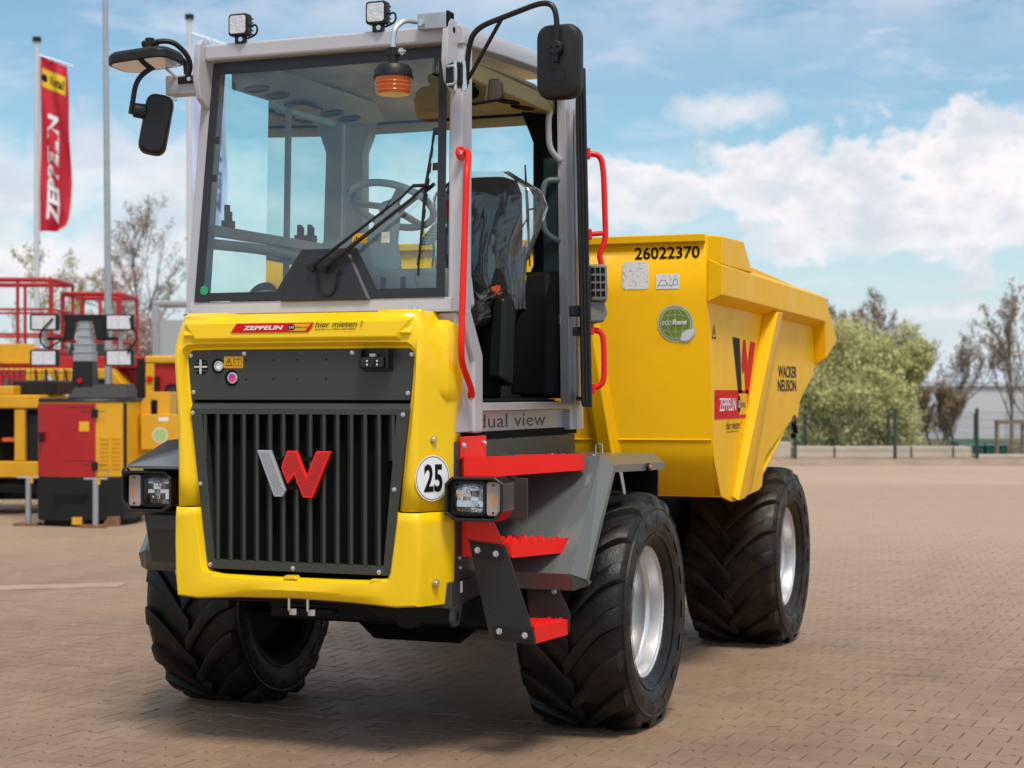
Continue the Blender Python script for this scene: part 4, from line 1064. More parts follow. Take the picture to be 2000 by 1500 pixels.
# ---- wheels
TW = .275
def tyre_mesh(name, m, seed):
    prof = [(.318, .190), (.322, .222), (.350, .246), (.400, .266), (.455, .274), (.500, .268), (.530, .250), (.543, .225), (.551, .13), (.554, 0)]
    prof = prof + [(r, -x) for r, x in reversed(prof[:-1])]
    g = G(); n = 72
    g.loft([[(x, r * math.cos(2 * math.pi * k / n), r * math.sin(2 * math.pi * k / n)) for k in range(n)] for r, x in prof], True)
    # sidewall ring
    for s in (1, -1):
        for r0, w_ in ((.375, .004), (.505, .003)):
            g.loft([[(s * x, r * math.cos(2 * math.pi * k / n), r * math.sin(2 * math.pi * k / n)) for k in range(n)] for r, x in ((r0 - .008, .258 if r0 < .4 else .268), (r0 - .003, (.258 if r0 < .4 else .268) + w_), (r0 + .003, (.260 if r0 < .4 else .268) + w_), (r0 + .008, .263 if r0 < .4 else .262))], True)
    def top(x):
        x = abs(x)
        if x < .20: return .590 - .008 * (x / .20)
        if x < .255: return .582 - .022 * ((x - .20) / .055) ** 1.5
        return .560 - .09 * ((x - .255) / .020)
    def base(x):
        x = abs(x)
        if x < .225: return .548
        if x < .26: return .545 - .03 * (x - .225) / .035
        return .505 - .06 * (x - .26) / .015
    N = 16
    for s in (1, -1):
        for k in range(N):
            ph = 2 * math.pi * (k + (0 if s > 0 else .5)) / N
            loops = []
            for j in range(11):
                t = j / 10
                x = -.018 + (.276 + .018) * t
                off = .47 * math.sin(t * math.pi / 2 * .97) ** 1.05
                wtop = .055 + .020 * t; wb = wtop + .030
                rt_, rb_ = top(x), base(x) - .004
                if j == 0: rt_ -= .002
                a = ph + off
                # the V opens upwards on the side that faces forward
                L = []
                for r, da in ((rb_, -wb), (rt_ - .003, -wtop - .008), (rt_, -wtop + .008), (rt_, wtop - .012), (rt_ - .004, wtop + .006), (rb_, wb)):
                    an = math.pi - (a + da)
                    L.append((s * x, r * math.cos(an), r * math.sin(an)))
                loops.append(L)
            g.loft(loops, False, True)
    # flatten where it stands on the ground
    for i, (x, y, z) in enumerate(g.v):
        if z < -.556:
            g.v[i] = (x * (1 + .25 * min(1, (-.556 - z) / .04)), y, -.556 - (-.556 - z) * .06)
        elif z < -.42 and abs(x) > .2:
            g.v[i] = (x * (1 + .05 * (-.42 - z) / .136), y, z)
    return mesh(name, g, m, 38)
TY = {RUB.name: tyre_mesh('tyre', RUB, 1), RUR.name: tyre_mesh('tyre', RUR, 2)}
rim_me = mesh('rim', G().lathe([(.318, .190), (.334, .205), (.338, .214), (.330, .219), (.322, .214), (.316, .204), (.306, .200), (.304, .192), (.300, .145), (.288, .136), (.284, .128), (.290, .122), (.292, .116), (.280, .070), (.266, .064), (.264, .020), (.262, .008), (.262, -.004), (.258, -.09), (.245, -.115), (.20, -.122), (.13, -.115), (.125, -.10), (.06, -.098), (.0001, -.098)], (0, 0, 0), (1, 0, 0), 56, False), RIM)
rimb_me = mesh('rim_inner', G().lathe([(.318, -.190), (.334, -.205), (.336, -.216), (.325, -.218), (.312, -.200), (.297, -.186), (.270, -.11), (.255, -.128), (.0001, -.13)], (0, 0, 0), (1, 0, 0), 48, False), DRK)
hub_me = mesh('hub', G().lathe([(.11, -.096), (.105, -.04), (.09, -.025), (.0001, -.023)], (0, 0, 0), (1, 0, 0), 28), DRK)
nut_me = mesh('wheel_nut', G().lathe([(.016, -.118), (.016, -.096), (.008, -.094), (.008, -.086)], (0, 0, 0), (1, 0, 0), 6), ZNC)
XO = -.02
for (x, y, m, rx) in ((XO + 1.02, 0, RUB, .35), (XO - 1.02, 0, RUB, 1.1), (XO + 1.02, 3.1, RUR, 2.2), (XO - 1.02, 3.1, RUR, .6)):
    wrot = (0, 0, 0) if x > 0 else (0, 0, math.pi)
    wh = link('wheel', hub_me, D, (x, y, .56), wrot)
    tm = TY[m.name]
    # tyres are set with the V of the tread opening upwards in front on both sides
    t_ = link('tyre', tm, wh)
    if y > 1:
        t_.scale = (1.12, 1, 1); t_.location = (-.03, 0, 0)
    if x < 0:
        t_.rotation_euler = (0, 0, math.pi)
    link('rim', rim_me, wh); link('rim_inner', rimb_me, wh)
    for k in range(10):
        a = 2 * math.pi * k / 10
        link('wheel_nut', nut_me, wh, (0, .165 * math.cos(a), .165 * math.sin(a)))

# ---- right front fender (folded sheet)
def fender(s, path, xi, xb, xo, drop, lip):
    loops = []
    P = [Vector(p) for p in path]
    for X, off in ((xi, 0), (xb, 0), (xo, drop), (xo, drop + lip)):
        lp = []
        for i, p in enumerate(P):
            d = (P[min(i + 1, len(P) - 1)] - P[max(i - 1, 0)]).normalized()
            nrm = Vector((d.y, -d.x))                       # towards the wheel
            if nrm.dot(Vector((0, .45)) - p) < 0: nrm = -nrm
            q = p + nrm * off
            lp.append((s * X, q.x, q.y))
        loops.append(lp)
    return G().loft(loops)
fr = obj('fender', fender(1, [(.40, 1.318), (-.44, 1.332), (-.86, .822), (-.815, .745)], .695, 1.13, 1.19, .045, .035), FEN, D, solid=.005, smooth=0)
obj('fender_gusset', G().box(.70, 1.165, .365, .385, .95, 1.268).box(.70, .74, -.40, .365, .95, 1.262), DRK, fr)
obj('side_marker', G().cyl((1.192, .10, 1.262), (1, 0, 0), .020, .014, 16), BLK, fr, bevel=.002)
obj('marker_lens', G().lathe([(.013, 0), (.011, .008), (.0001, .010)], (1.206, .10, 1.262), (1, 0, 0), 16), AMB, fr)
obj('lamp_tab', G().prism([(-.345, 1.262), (-.300, 1.262), (-.245, 1.16), (-.250, 1.146), (-.275, 1.146)], 'X', 1.187, 1.192), GAL, fr, bevel=.001)
obj('lift_loop', G().tube(fillet([(.95, .02, 1.325), (.95, .02, 1.375), (.985, .02, 1.375), (.985, .02, 1.325)], .012), .0035, 8), ZNC, fr)
for x, y in ((.80, -.20), (.98, -.30), (1.04, -.28)):
    obj('rivet', G().lathe([(.010, 0), (.008, .006), (.0001, .007)], (x, y, 1.3285), (0, 0, 1), 10), ZNC, fr)
# inner steel behind the lamp and under the step
obj('lamp_backplate', G().box(.74, .925, -.86, -.85, 1.06, 1.245), GRY, D, bevel=.003)
# ---- left fender reaching forward, carrying the left lamp
lf = obj('fender', fender(-1, [(.40, 1.318), (-.44, 1.322), (-.80, .85), (-.78, .75)], .695, 1.13, 1.19, .045, .035), FEN, D, solid=.005, smooth=20)
g = G().loft([[(x, y, z + dz) for x, y, z in ((-.640, -1.27, 1.278), (-.905, -1.27, 1.278), (-.948, -1.235, 1.276), (-.985, -.82, 1.385), (-.985, -.44, 1.395), (-.640, -.44, 1.395), (-.640, -.82, 1.385))] for dz in (0, .012)], True, True)
obj('fender_top', g, FEN, lf, smooth=0)
g = G().loft([[(-.650, y, z) for y, z in ((-1.15, 1.294), (-1.15, 1.085), (-1.10, .825), (-.80, .80), (-.46, 1.294))],
              [(-.925, y, z) for y, z in ((-1.13, 1.294), (-1.13, 1.085), (-1.06, .825), (-.80, .80), (-.46, 1.294))]], True, True)
obj('lamp_housing', g, GRY, lf, bevel=.006)
obj('lower_ledge', G().prism([(-.68, 1.060), (-.86, 1.060), (-.875, .985), (-.665, .985)], 'Y', -1.10, -1.175), GRY, lf, bevel=.006)
obj('housing_knob', G().sphere((-.945, -1.24, 1.258), .022, .022, .022, 12, 8), BLK, lf)

# ---- lamps
def headlamp(s):
    sx = lambda a, b: (min(s * a, s * b), max(s * a, s * b))
    o_ = [(s * x, z) for x, z in ((.690, 1.105), (.690, 1.235), (.722, 1.266), (.925, 1.266), (.965, 1.240), (.965, 1.125), (.925, 1.075), (.735, 1.075))]
    i_ = [(s * x, z) for x, z in ((.703, 1.112), (.703, 1.230), (.728, 1.254), (.920, 1.254), (.952, 1.234), (.952, 1.130), (.920, 1.088), (.742, 1.088))]
    y0 = -1.255
    h = obj('headlamp', G().loft([[(p[0], y, p[1]) for p in q] for q, y in ((o_, -1.12), (o_, y0), (i_, y0), (i_, -1.165))], True, True), BLG, D, bevel=.004)
    a, b = sx(.715, .862)
    rr_ = random.Random(int(5 + s)); g_ = G()
    zz = [1.110, 1.133, 1.160, 1.178, 1.205, 1.236]; tilt = [.030, .008, .004, -.006, .026]
    for k in range(5):
        xx = [a + .008 + (b - a - .016) * t for t in (0, .22, .5, .74, 1)]
        for i in range(4):
            t_ = tilt[k] + rr_.uniform(-.006, .010); q_ = rr_.uniform(-.008, .008)
            g_.add([(xx[i], -1.190 - q_, zz[k]), (xx[i + 1], -1.190 + q_, zz[k]), (xx[i + 1], -1.190 + t_ * .35 + q_, zz[k + 1]), (xx[i], -1.190 + t_ * .35 - q_, zz[k + 1])], [(0, 1, 2, 3)])
    obj('reflector', g_, CHR, h, smooth=0)
    obj('lamp_bulb', G().lathe([(.010, 0), (.008, .010), (.0001, .014)], (s * .782, -1.198, 1.200), (0, -1, 0), 12), CHR, h)
    obj('lamp_bulb', G().lathe([(.009, 0), (.007, .009), (.0001, .012)], (s * .820, -1.198, 1.142), (0, -1, 0), 12), CHR, h)
    obj('lens', G().loft([[(p[0], y, p[1]) for p in rrect(a + d, b - d, 1.106 + d, 1.240 - d, .014)] for y, d in ((-1.196, 0), (-1.222, .002), (-1.228, .012))], True, True), LEN, h, bevel=.002)
    fm_ = rrect(a - .010, b + .010, 1.096, 1.250, .02); fi = rrect(a + .003, b - .003, 1.109, 1.237, .014)
    obj('lens_frame', G().loft([[(p[0], y, p[1]) for p in q] for q, y in ((fm_, -1.196), (fm_, -1.224), (fi, -1.226), (fi, -1.20))], True), BLK, h, bevel=.002)
    a, b = sx(.876, .940)
    iv = rrect(a, b, 1.098, 1.246, .012)
    obj('indicator', G().loft([[(p[0], -1.196, p[1]) for p in iv], [(p[0], -1.222, p[1]) for p in iv], [(p[0] * .96 + .04 * (a + b) / 2, -1.226, p[1] * .97 + .03 * 1.172) for p in iv]], True, True), mat('indicator_lens', (.42, .34, .32), .12, coat=.5, bump=.6, bs=160) if 'indicator_lens' not in MATS else MATS['indicator_lens'], h, bevel=.002)
    obj('bulb', G().sphere((s * .912, -1.2235, 1.165), .016, .0035, .048, 12, 8), mat('bulb_orange', (.62, .24, .08), .3) if 'bulb_orange' not in MATS else MATS['bulb_orange'], h)
    for z in (1.112, 1.232):
        obj('lens_screw', G().cyl((s * .908, -1.2262, z), (0, -1, 0), .005, .002, 8), BVI, h)
    return h
headlamp(1)
hlft = headlamp(-1)

# ---- red steps on the right
obj('step_bracket', G().box(.6905, .700, -1.09, -.80, 1.335, 1.435).box(.6905, .700, -1.07, -.93, .93, 1.335), RED, D, bevel=.002)
for y, z in ((-1.07, 1.395), (-.83, 1.400), (-1.055, 1.03), (-1.055, .955)):
    bolt(D, .7005, y, z, hex_me, (0, 0, R(90)))
def tread_teeth(par, a, b, n, z, h=.016, m=RED):
    a, b = Vector(a), Vector(b)
    for i in range(n):
        p = a.lerp(b, (i + .5) / n)
        d = (b - a).normalized() * ((b - a).length / n * .30)
        q = Vector((-d.y, d.x, 0)).normalized() * .004
        obj('tooth', G().add([p - d - q + Vector((0, 0, z)), p + d - q + Vector((0, 0, z)), p + d * .6 - q + Vector((0, 0, z + h)), p - d * .6 - q + Vector((0, 0, z + h)),
                              p - d + q + Vector((0, 0, z)), p + d + q + Vector((0, 0, z)), p + d * .6 + q + Vector((0, 0, z + h)), p - d * .6 + q + Vector((0, 0, z + h))],
                             [(0, 1, 2, 3), (7, 6, 5, 4), (0, 4, 5, 1), (1, 5, 6, 2), (2, 6, 7, 3), (3, 7, 4, 0)]), m, par)
# top step: fascia runs from the body outwards and back to the fender
A1, B1, C1 = Vector((.700, -1.08, 0)), Vector((.945, -.72, 0)), Vector((1.075, -.525, 0))
g = G().prism([(.702, -1.075), (.715, -1.085), (1.06, -.57), (1.068, -.50), (.702, -.50)], 'Z', 1.326, 1.333)
s1 = obj('step', g, RED, D, bevel=.002)
g = G().add([(.702, -1.085, 1.252), (.715, -1.095, 1.250), (1.062, -.570, 1.270), (1.075, -.52, 1.272), (.702, -1.085, 1.346), (.715, -1.095, 1.346), (1.062, -.570, 1.346), (1.075, -.52, 1.346)], [(0, 1, 5, 4), (1, 2, 6, 5), (2, 3, 7, 6)])
obj('step_fascia', g, RED, s1, solid=.006, smooth=0)
tread_teeth(s1, (.86, -.85, 0), (1.05, -.575, 0), 8, 1.338, .012)
tread_teeth(s1, (.82, -.72, 0), (.98, -.52, 0), 6, 1.333, .012)
# panel that carries the lamp, from the top step down to the hanging plate
obj('lamp_panel', G().prism([(.700, 1.26), (.700, .905), (.760, .905), (.895, .905), (.905, .955), (.845, 1.075), (.845, 1.26)], 'Y', -1.085, -1.075), RED, D, bevel=.002)
# middle step
g = G().prism([(.86, -1.065), (.925, -1.055), (1.075, -.76), (1.085, -.70), (.78, -.70), (.78, -1.0)], 'Z', .962, .968)
s2 = obj('step', g, RED, D, bevel=.002)
obj('step_fascia', G().add([(.84, -1.075, .955), (.930, -1.062, .905), (1.070, -.768, .908), (1.088, -.70, .915), (.84, -1.075, .968), (.930, -1.062, .972), (1.070, -.768, .975), (1.088, -.70, .976)], [(0, 1, 5, 4), (1, 2, 6, 5), (2, 3, 7, 6)]), RED, s2, solid=.006, smooth=0)
tread_teeth(s2, (.945, -1.03, 0), (1.06, -.79, 0), 5, .968)
tread_teeth(s2, (.86, -1.02, 0), (.97, -.76, 0), 5, .968)
tread_teeth(s2, (.80, -.98, 0), (.87, -.72, 0), 5, .968)
# hanging rubber plates and the lowest step between them
RBP = mat('rubber_plate', (.014, .013, .013), .55, var=.2, vs=10, bump=.2, bs=90)
def plate(P, y0, y1, lean, name):
    a = [(p[0], y0 + (z0 := 0) , p[1]) for p in P]
    g = G(); n = len(P)
    zt = max(p[1] for p in P)
    f = lambda p, y: (p[0], y + (zt - p[1]) * lean, p[1])
    g.add([f(p, y0) for p in P] + [f(p, y1) for p in P], [tuple(range(n - 1, -1, -1)), tuple(range(n, 2 * n))] + [(i, (i + 1) % n, n + (i + 1) % n, n + i) for i in range(n)])
    return obj(name, g, RBP, D, bevel=.003)
P1 = [(.738, .985), (.742, .978), (.908, .962), (.915, .955), (1.050, .560), (1.050, .535), (.850, .545), (.835, .56)]
h1 = plate(P1, -1.100, -1.088, .02, 'hanging_plate')
obj('clamp_strip', G().prism([(.748, .970), (.900, .955), (.905, .895), (.760, .910)], 'Y', -1.101, -1.106), BLK, h1, bevel=.003)
obj('clamp_strip', G().prism([(.855, .612), (1.028, .600), (1.040, .548), (.862, .556)], 'Y', -1.0935, -1.099), BLK, h1, bevel=.003)
for x, z, y in ((.785, .938, -1.106), (.872, .925, -1.106), (.885, .585, -1.099), (1.005, .573, -1.099)):
    bolt(h1, x, y, z, hex_me)
P2 = [(.90, .775), (1.045, .770), (1.110, .640), (1.108, .560), (1.09, .540), (.92, .56)]
h2 = plate(P2, -.812, -.800, .0, 'hanging_plate')
bolt(h2, 1.035, -.812, .735, hex_me)
g = G().add([(.87, -1.078, .610), (1.040, -1.078, .610), (1.098, -.813, .610), (.93, -.813, .610)], [(0, 1, 2, 3)])
g.add([(1.040, -1.078, .610), (1.098, -.813, .610), (1.098, -.813, .545), (1.040, -1.078, .535)], [(0, 1, 2, 3)])
s3 = obj('step', g, RED, D, solid=.006, smooth=0)
tread_teeth(s3, (1.028, -1.055, 0), (1.085, -.83, 0), 6, .612, .012)
tread_teeth(s3, (.97, -1.055, 0), (1.03, -.83, 0), 6, .612, .012)

# ---- skip
SKW = 1.21
def skw(z):      # rear wall (towards the cab) position
    if z >= 2.17: return 1.15
    if z >= 1.28: return 1.15 + (2.17 - z) * .145
    return 1.279 + (1.28 - z) * .75
zs = [2.498, 2.17, 1.36, 1.28, 1.042]
skip = obj('skip', G().loft([[(x, skw(z), z) for x in (-SKW + (.03 if z < 1.1 else 0), SKW - (.03 if z < 1.1 else 0))] for z in zs]), YSK, D, solid=.012, smooth=20)
# side walls with the stepped lower outline
side = [(1.150, 2.498), (1.150, 2.17), (1.267, 1.36), (1.279, 1.28), (1.450, 1.042), (1.62, 1.01), (1.72, .995), (2.36, 1.030), (2.44, 1.05), (2.52, 1.22), (2.62, 1.262), (3.28, 1.446), (3.33, 1.475), (3.42, 1.482), (3.46, 1.452), (3.49, 1.464), (3.56, 1.60), (3.98, 1.75), (4.02, 1.80), (4.10, 1.80), (4.46, 2.06), (4.05, 2.32), (1.90, 2.40), (1.15, 2.498)][:-1]
for s in (1, -1):
    obj('side_wall', G().prism(side, 'X', s * (SKW - .006), s * (SKW + .006)), YSK, skip, bevel=.002)
    # top rim: box section along the side, turned down at the chute
    prof = [(0, 0), (.085, -.040), (.085, -.205), (.0, -.245)]
    pts = [(1.145, 2.372), (1.25, 2.372), (4.00, 2.335)]
    loops = []
    for (y, z) in pts:
        loops.append([(s * (SKW + .006 + a), y, z + b) for a, b in prof])
    loops.append([(s * (SKW + .006 + a), 4.42 if b > -.1 else 4.02 + (.02 if b < -.22 else 0), 2.045 + (b + .0) * .95 if b > -.1 else 1.87 + (b + .205)) for a, b in prof])
    obj('rim_beam', G().loft(loops, True, True), YSK, skip, bevel=.006)
    # corner block above the rim
    obj('corner_block', G().prism([(1.147, 2.334), (1.147, 2.502), (1.66, 2.512), (1.86, 2.334)], 'X', s * (SKW - .03), s * (SKW + .0885), [(1.147, 2.334), (1.16, 2.49), (1.64, 2.50), (1.86, 2.334)]), YSK, skip, bevel=.006)
    # slanted rib
    a = [(2.48, 2.130), (2.55, 2.135), (2.84, 2.140)]; b = [(1.675, 1.028), (1.70, 1.004), (2.18, 1.040)]
    for nm, dx in (('rib', .085),):
        g = G().add([(s * (SKW + .006), a[0][0], a[0][1]), (s * (SKW + .006 + dx), a[1][0] - .04, a[1][1]), (s * (SKW + .006 + dx), a[1][0] + .10, a[1][1]), (s * (SKW + .006), a[2][0], a[2][1]),
                     (s * (SKW + .006), b[0][0] + .02, b[0][1]), (s * (SKW + .006 + dx * .55), b[1][0] - .04, b[1][1]), (s * (SKW + .006 + dx * .55), b[1][0] + .12, b[1][1] + .005), (s * (SKW + .006), b[2][0], b[2][1])],
                    [(0, 1, 5, 4), (1, 2, 6, 5), (2, 3, 7, 6), (0, 3, 2, 1), (4, 5, 6, 7), (0, 4, 7, 3)])
        obj('rib', g, YSK, skip, bevel=.006)
# rim, ribs and welds on the wall that faces the cab
obj('rim_beam', G().box(-SKW, SKW, 1.120, 1.1435, 2.462, 2.506), YSK, skip, bevel=.006)
for s in (1, -1):
    g = G()
    lo = []
    for z, x0, pr in ((2.17, .52, .045), (1.9, .545, .055), (1.28, .63, .075), (1.20, .64, .08)):
        y = skw(z)
        lo.append([(s * (x0 - .10), y - .006, z), (s * (x0 - .06), y - pr, z), (s * (x0 + .015), y - pr, z), (s * (x0 + .05), y - .006, z)])
    obj('rib', g.loft(lo, False, True), YSK, skip, bevel=.006)
    obj('tip_plate', G().prism([(s * .46, 2.50), (s * .53, 2.50), (s * .505, 2.60)], 'Y', 1.15, 1.165), YSK, skip, bevel=.003)
obj('weld_seam', G().tube([(-SKW, 1.259, 1.362), (-.4, 1.259, 1.366), (.4, 1.259, 1.362), (SKW, 1.259, 1.366)], .006, 6), YSK, skip)
obj('skip_floor', G().loft([[(x, y, z) for x in (-SKW, SKW)] for y, z in ((1.45, 1.042), (2.44, 1.10), (3.40, 1.50), (4.10, 1.80))]), YSK, skip, solid=.01)
obj('skip_frame', G().box(-.55, .55, 1.5, 2.9, .93, 1.035), DRK, skip, bevel=.01)
obj('catch', G().tube([(1.21, 3.38, 1.43), (1.21, 3.44, 1.36), (1.21, 3.36, 1.34)], .018, 8), DRK, skip)
# markings on the wall that faces the cab
YW = 1.15 - .0075
NM = text('26022370', .375, .068, (.800, YW, 2.374), FX, FU, BVI, skip, bold=.02, lift=.001)
mapm = mat('placard_print', (.80, .80, .80), .5, dirt=(.30, .30, .30), ds=55, dth=(.55, .62))
flat('placard', rrect(0, .152, 0, .155, .02), (.728, YW, 2.208), FX, FU, mapm, skip, .001)
s2_ = flat('placard', [(0, 0), (.134, 0), (.134, .082), (0, .082)], (.924, YW, 2.207), FX, FU, WHT, skip, .001)
F_ = frame((.924, YW, 2.207), FX, FU)
g = G()
for P in ([(.01, .02), (.03, .05), (.055, .05), (.07, .02)], [(.075, .02), (.085, .06), (.10, .02)], [(.10, .02), (.10, .05), (.125, .05), (.125, .02)], [(.106, .055), (.118, .055), (.118, .075), (.106, .075)], [(.04, .066), (.08, .066), (.08, .070), (.04, .070)], [(.008, .012), (.09, .012), (.09, .016), (.008, .016)]):
    n = len(P); c = sum((Vector(p) for p in P), Vector((0, 0))) / n
    q = [c + (Vector(p) - c) * .86 for p in P]
    g.add([F_ @ Vector((p[0], p[1], .002)) for p in P + [tuple(t) for t in q]], [(i, (i + 1) % n, n + (i + 1) % n, n + i) for i in range(n)])
obj('pictogram', g, NVI, s2_, smooth=0)
# globe sticker
def skframe(z): return (0, -.145, 1)
ec_c = Vector((1.030, skw(2.016) - .0085, 2.016)); ec_u = (0, -.145, 1)
ec = flat('globe_sticker', circ(0, 0, .104, 40), ec_c, FX, ec_u, LVI, skip, .0)
flat('leaf_edge', [(.018, -.098), (.03, -.055), (.065, -.03), (.118, -.025), (.112, -.06), (.085, -.095), (.05, -.11)], ec_c, FX, ec_u, LVI, ec, .0005)
flat('green_ring', circ(0, 0, .094, 40), ec_c, FX, ec_u, GVI, ec, .0012)
flat('pale_ring', circ(0, 0, .089, 40), ec_c, FX, ec_u, LVI, ec, .0018)
flat('globe', circ(0, 0, .084, 40), ec_c, FX, ec_u, GVI, ec, .0024)
F_ = frame(ec_c, FX, ec_u)
g = G()
def strip(P, w_, lift):
    vs = []
    for i, p in enumerate(P):
        a = Vector(P[max(i - 1, 0)]); b = Vector(P[min(i + 1, len(P) - 1)])
        d = (b - a).normalized(); nrm = Vector((-d.y, d.x)) * w_ / 2
        vs += [F_ @ Vector((p[0] + nrm.x, p[1] + nrm.y, lift)), F_ @ Vector((p[0] - nrm.x, p[1] - nrm.y, lift))]
    g.add(vs, [(2 * i, 2 * i + 1, 2 * i + 3, 2 * i + 2) for i in range(len(P) - 1)])
A20 = [i * math.pi / 16 - math.pi / 2 for i in range(17)]
for k in (.45, -.45, 0.0):
    strip([(.084 * k * math.cos(a) * 1.2, .082 * math.sin(a)) for a in A20], .0025, .003)
for zc in (.045, -.045):
    strip([(x * .01, zc + (.0006 * x * x - .008) * (1 if zc < 0 else -1) * .4) for x in range(-7, 8)], .0025, .003)
obj('meridians', g, LVI, ec, smooth=0)
flat('leaf', [(.024, -.092), (.036, -.055), (.066, -.036), (.110, -.031), (.104, -.06), (.080, -.09), (.05, -.10)], ec_c, FX, ec_u, WHT, ec, .0036)
text('eco', .055, .026, F_ @ Vector((-.078, -.010, 0)), FX, ec_u, WHT, ec, shear=.2, lift=.0042)
text('Rent', .086, .030, F_ @ Vector((-.018, -.008, 0)), FX, ec_u, WHT, ec, shear=.2, bold=.045, lift=.0042)
flat('small_sign', rrect(0, .035, 0, .09, .006), (.405, YW, 2.21), FX, FU, YVI, skip, .001)
# markings on the right side wall
XS = SKW + .0072
WM = flat('side_emblem_dark', [(1.70, 1.955), (1.87, 1.950), (1.925, 1.63), (1.88, 1.618), (1.84, 1.622)], (XS, 0, 0), SX, SU, NVI, skip, .001)
flat('side_emblem_red', [(1.915, 1.80), (1.955, 1.945), (2.015, 1.945), (2.065, 1.80), (2.135, 1.940), (2.265, 1.935), (2.09, 1.612), (2.02, 1.618), (1.985, 1.765), (1.945, 1.74)], (XS, 0, 0), SX, SU, RVI, skip, .001)
rl = rental_logo(skip, (XS, 1.30, 1.480), SX, SU, .78, .165, 0, .001)
text('hier mieten !', .36, .050, (XS, 1.555, 1.418), SX, SU, BVI, skip, shear=.35, lift=.001)
text('zeppelin.com', .30, .014, (XS, 1.56, 1.398), SX, SU, BVI, skip, lift=.001)
text('WACKER', .55, .078, (XS, 2.885, 1.728), SX, SU, NVI, skip, bold=.018, lift=.001)
text('NEUSON', .55, .078, (XS, 2.875, 1.638), SX, SU, NVI, skip, bold=.018, lift=.001)
tri_sign(skip, 1.285, 1.968, .045, (XS, 0, 0), SX, SU, .001)
# ================================================================== background, left
def local(a, d):
    return yard(a, d), YAW
RED2 = mat('machine_red', (.42, .008, .010), .42, coat=.1, var=.08)
YEL2 = mat('machine_yellow', (.72, .36, .010), .42, var=.08)
DKR = mat('dark_red', (.13, .012, .010), .6, var=.2)
GLD = mat('dark_window', (.03, .028, .025), .15)
RUST = mat('rusty_steel', (.22, .10, .05), .8, var=.3, vs=12)
GLW = mat('lamp_panel_white', (.66, .66, .70), .3, var=.12, vs=20)

# ---- light tower: chamfered cabinet, telescopic mast, four lamps. local x right, y away
LT = thing('light_tower', 'red and yellow mobile light tower cabinet with black base and four white floodlights', 'light tower', yard(-5.27, 21.3), YAW)
oct_ = [(-.60, .30), (-.52, .02), (-.18, -.16), (.22, -.16), (.50, .02), (.60, .30), (.60, 1.0), (-.60, 1.0)]
sc = lambda k: [(x * k, .42 + (y - .42) * k) for x, y in oct_]
lt_b = obj('base', G().prism(sc(1.02), 'Z', .07, .60), BLK, LT, bevel=.02)
obj('base_ring', G().prism(sc(.90), 'Z', 0, .07), DRK, LT)
obj('cabinet', G().prism(oct_, 'Z', .60, 1.52), YEL2, LT, bevel=.01)
obj('lid', G().prism(sc(1.03), 'Z', 1.52, 1.56, sc(1.0)).prism([(-.2, .1), (.55, .12), (.50, .9), (-.2, .9)], 'Z', 1.56, 1.74, [(-.12, .22), (.50, .22), (.48, .8), (-.12, .8)]), BLK, LT, bevel=.012)
# red door wraps three faces
dq = [(-.535, .005), (-.515, -.005), (-.18, -.185), (.21, -.185), (.22, -.165), (-.175, -.165)]
ltd = obj('door', G().prism([(-.545, .05), (-.527, .005), (-.185, -.178), (.215, -.178), (.215, -.1605), (-.18, -.1605), (-.52, .0205)], 'Z', .61, 1.50), RED2, LT, bevel=.004)
obj('handle', G().box(-.50, -.45, -.09, -.02, 1.03, 1.15), BLK, ltd, bevel=.006)
for z in (.74, 1.38):
    obj('hinge', G().box(.17, .25, -.195, -.179, z - .05, z + .05), BLK, LT, bevel=.005)
lp_ = [(.26, -.140), (.47, .0)]
for i in (0, 1):
    t0, t1 = .12 + i * .46, .46 + i * .46
    a = Vector((.235, -.152)); b = Vector((.50, .018))
    p, q = a.lerp(b, t0), a.lerp(b, t1)
    g = G()
    for k in range(8):
        z = .69 + k * .052
        g.add([(p.x, p.y - .006, z), (q.x, q.y - .006, z), (q.x, q.y - .012, z + .03), (p.x, p.y - .012, z + .03), (p.x, p.y, z + .034), (q.x, q.y, z + .034)], [(0, 1, 2, 3), (3, 2, 5, 4)])
    obj('louvre', g, YEL2, LT)
obj('black_edge', G().box(.515, .545, .03, .06, .62, 1.50), BLK, LT)
cb_ = obj('control_cabinet', G().prism([(.60, .62), (.98, .62), (.98, 1.64), (.72, 1.64), (.60, 1.50)], 'Y', .55, 1.0), YEL2, LT, bevel=.01)
obj('control_recess', G().box(.74, .82, .540, .549, 1.32, 1.54), IND, cb_)
obj('control_box', G().box(.64, 1.13, .42, .545, .92, 1.36), YEL2, cb_, bevel=.008)
flat('round_sticker', circ(0, 0, .10, 24), (.88, .4185, 1.10), FX, FU, LVI, cb_, .001)
flat('round_sticker_green', circ(0, 0, .082, 24), (.88, .4185, 1.10), FX, FU, mat('pale_green', (.42, .55, .22), .5), cb_, .002)
flat('white_tag', [(0, 0), (.12, 0), (.12, .05), (0, .05)], (.86, .4185, 1.275), FX, FU, WHT, cb_, .001)
flat('red_tag', [(0, 0), (.20, 0), (.20, .07), (0, .07)], (.68, .5485, .80), FX, FU, RVI, cb_, .001)
flat('green_button', circ(0, 0, .035, 16), (.80, .5395, 1.32), FX, FU, mat('button_green', (.1, .45, .2), .5), cb_, .002)
lt_m = obj('mast_foot', G().prism([(-.18, .18), (.10, .18), (.10, .55), (-.18, .55)], 'Z', 1.56, 2.02, [(-.16, .22), (.08, .22), (.08, .5), (-.16, .5)]), BLK, LT, bevel=.01)
obj('red_button', G().cyl((-.06, .19, 1.78), (0, -1, 0), .03, .03, 14), RVI, lt_m)
g = G(); z0 = 2.02
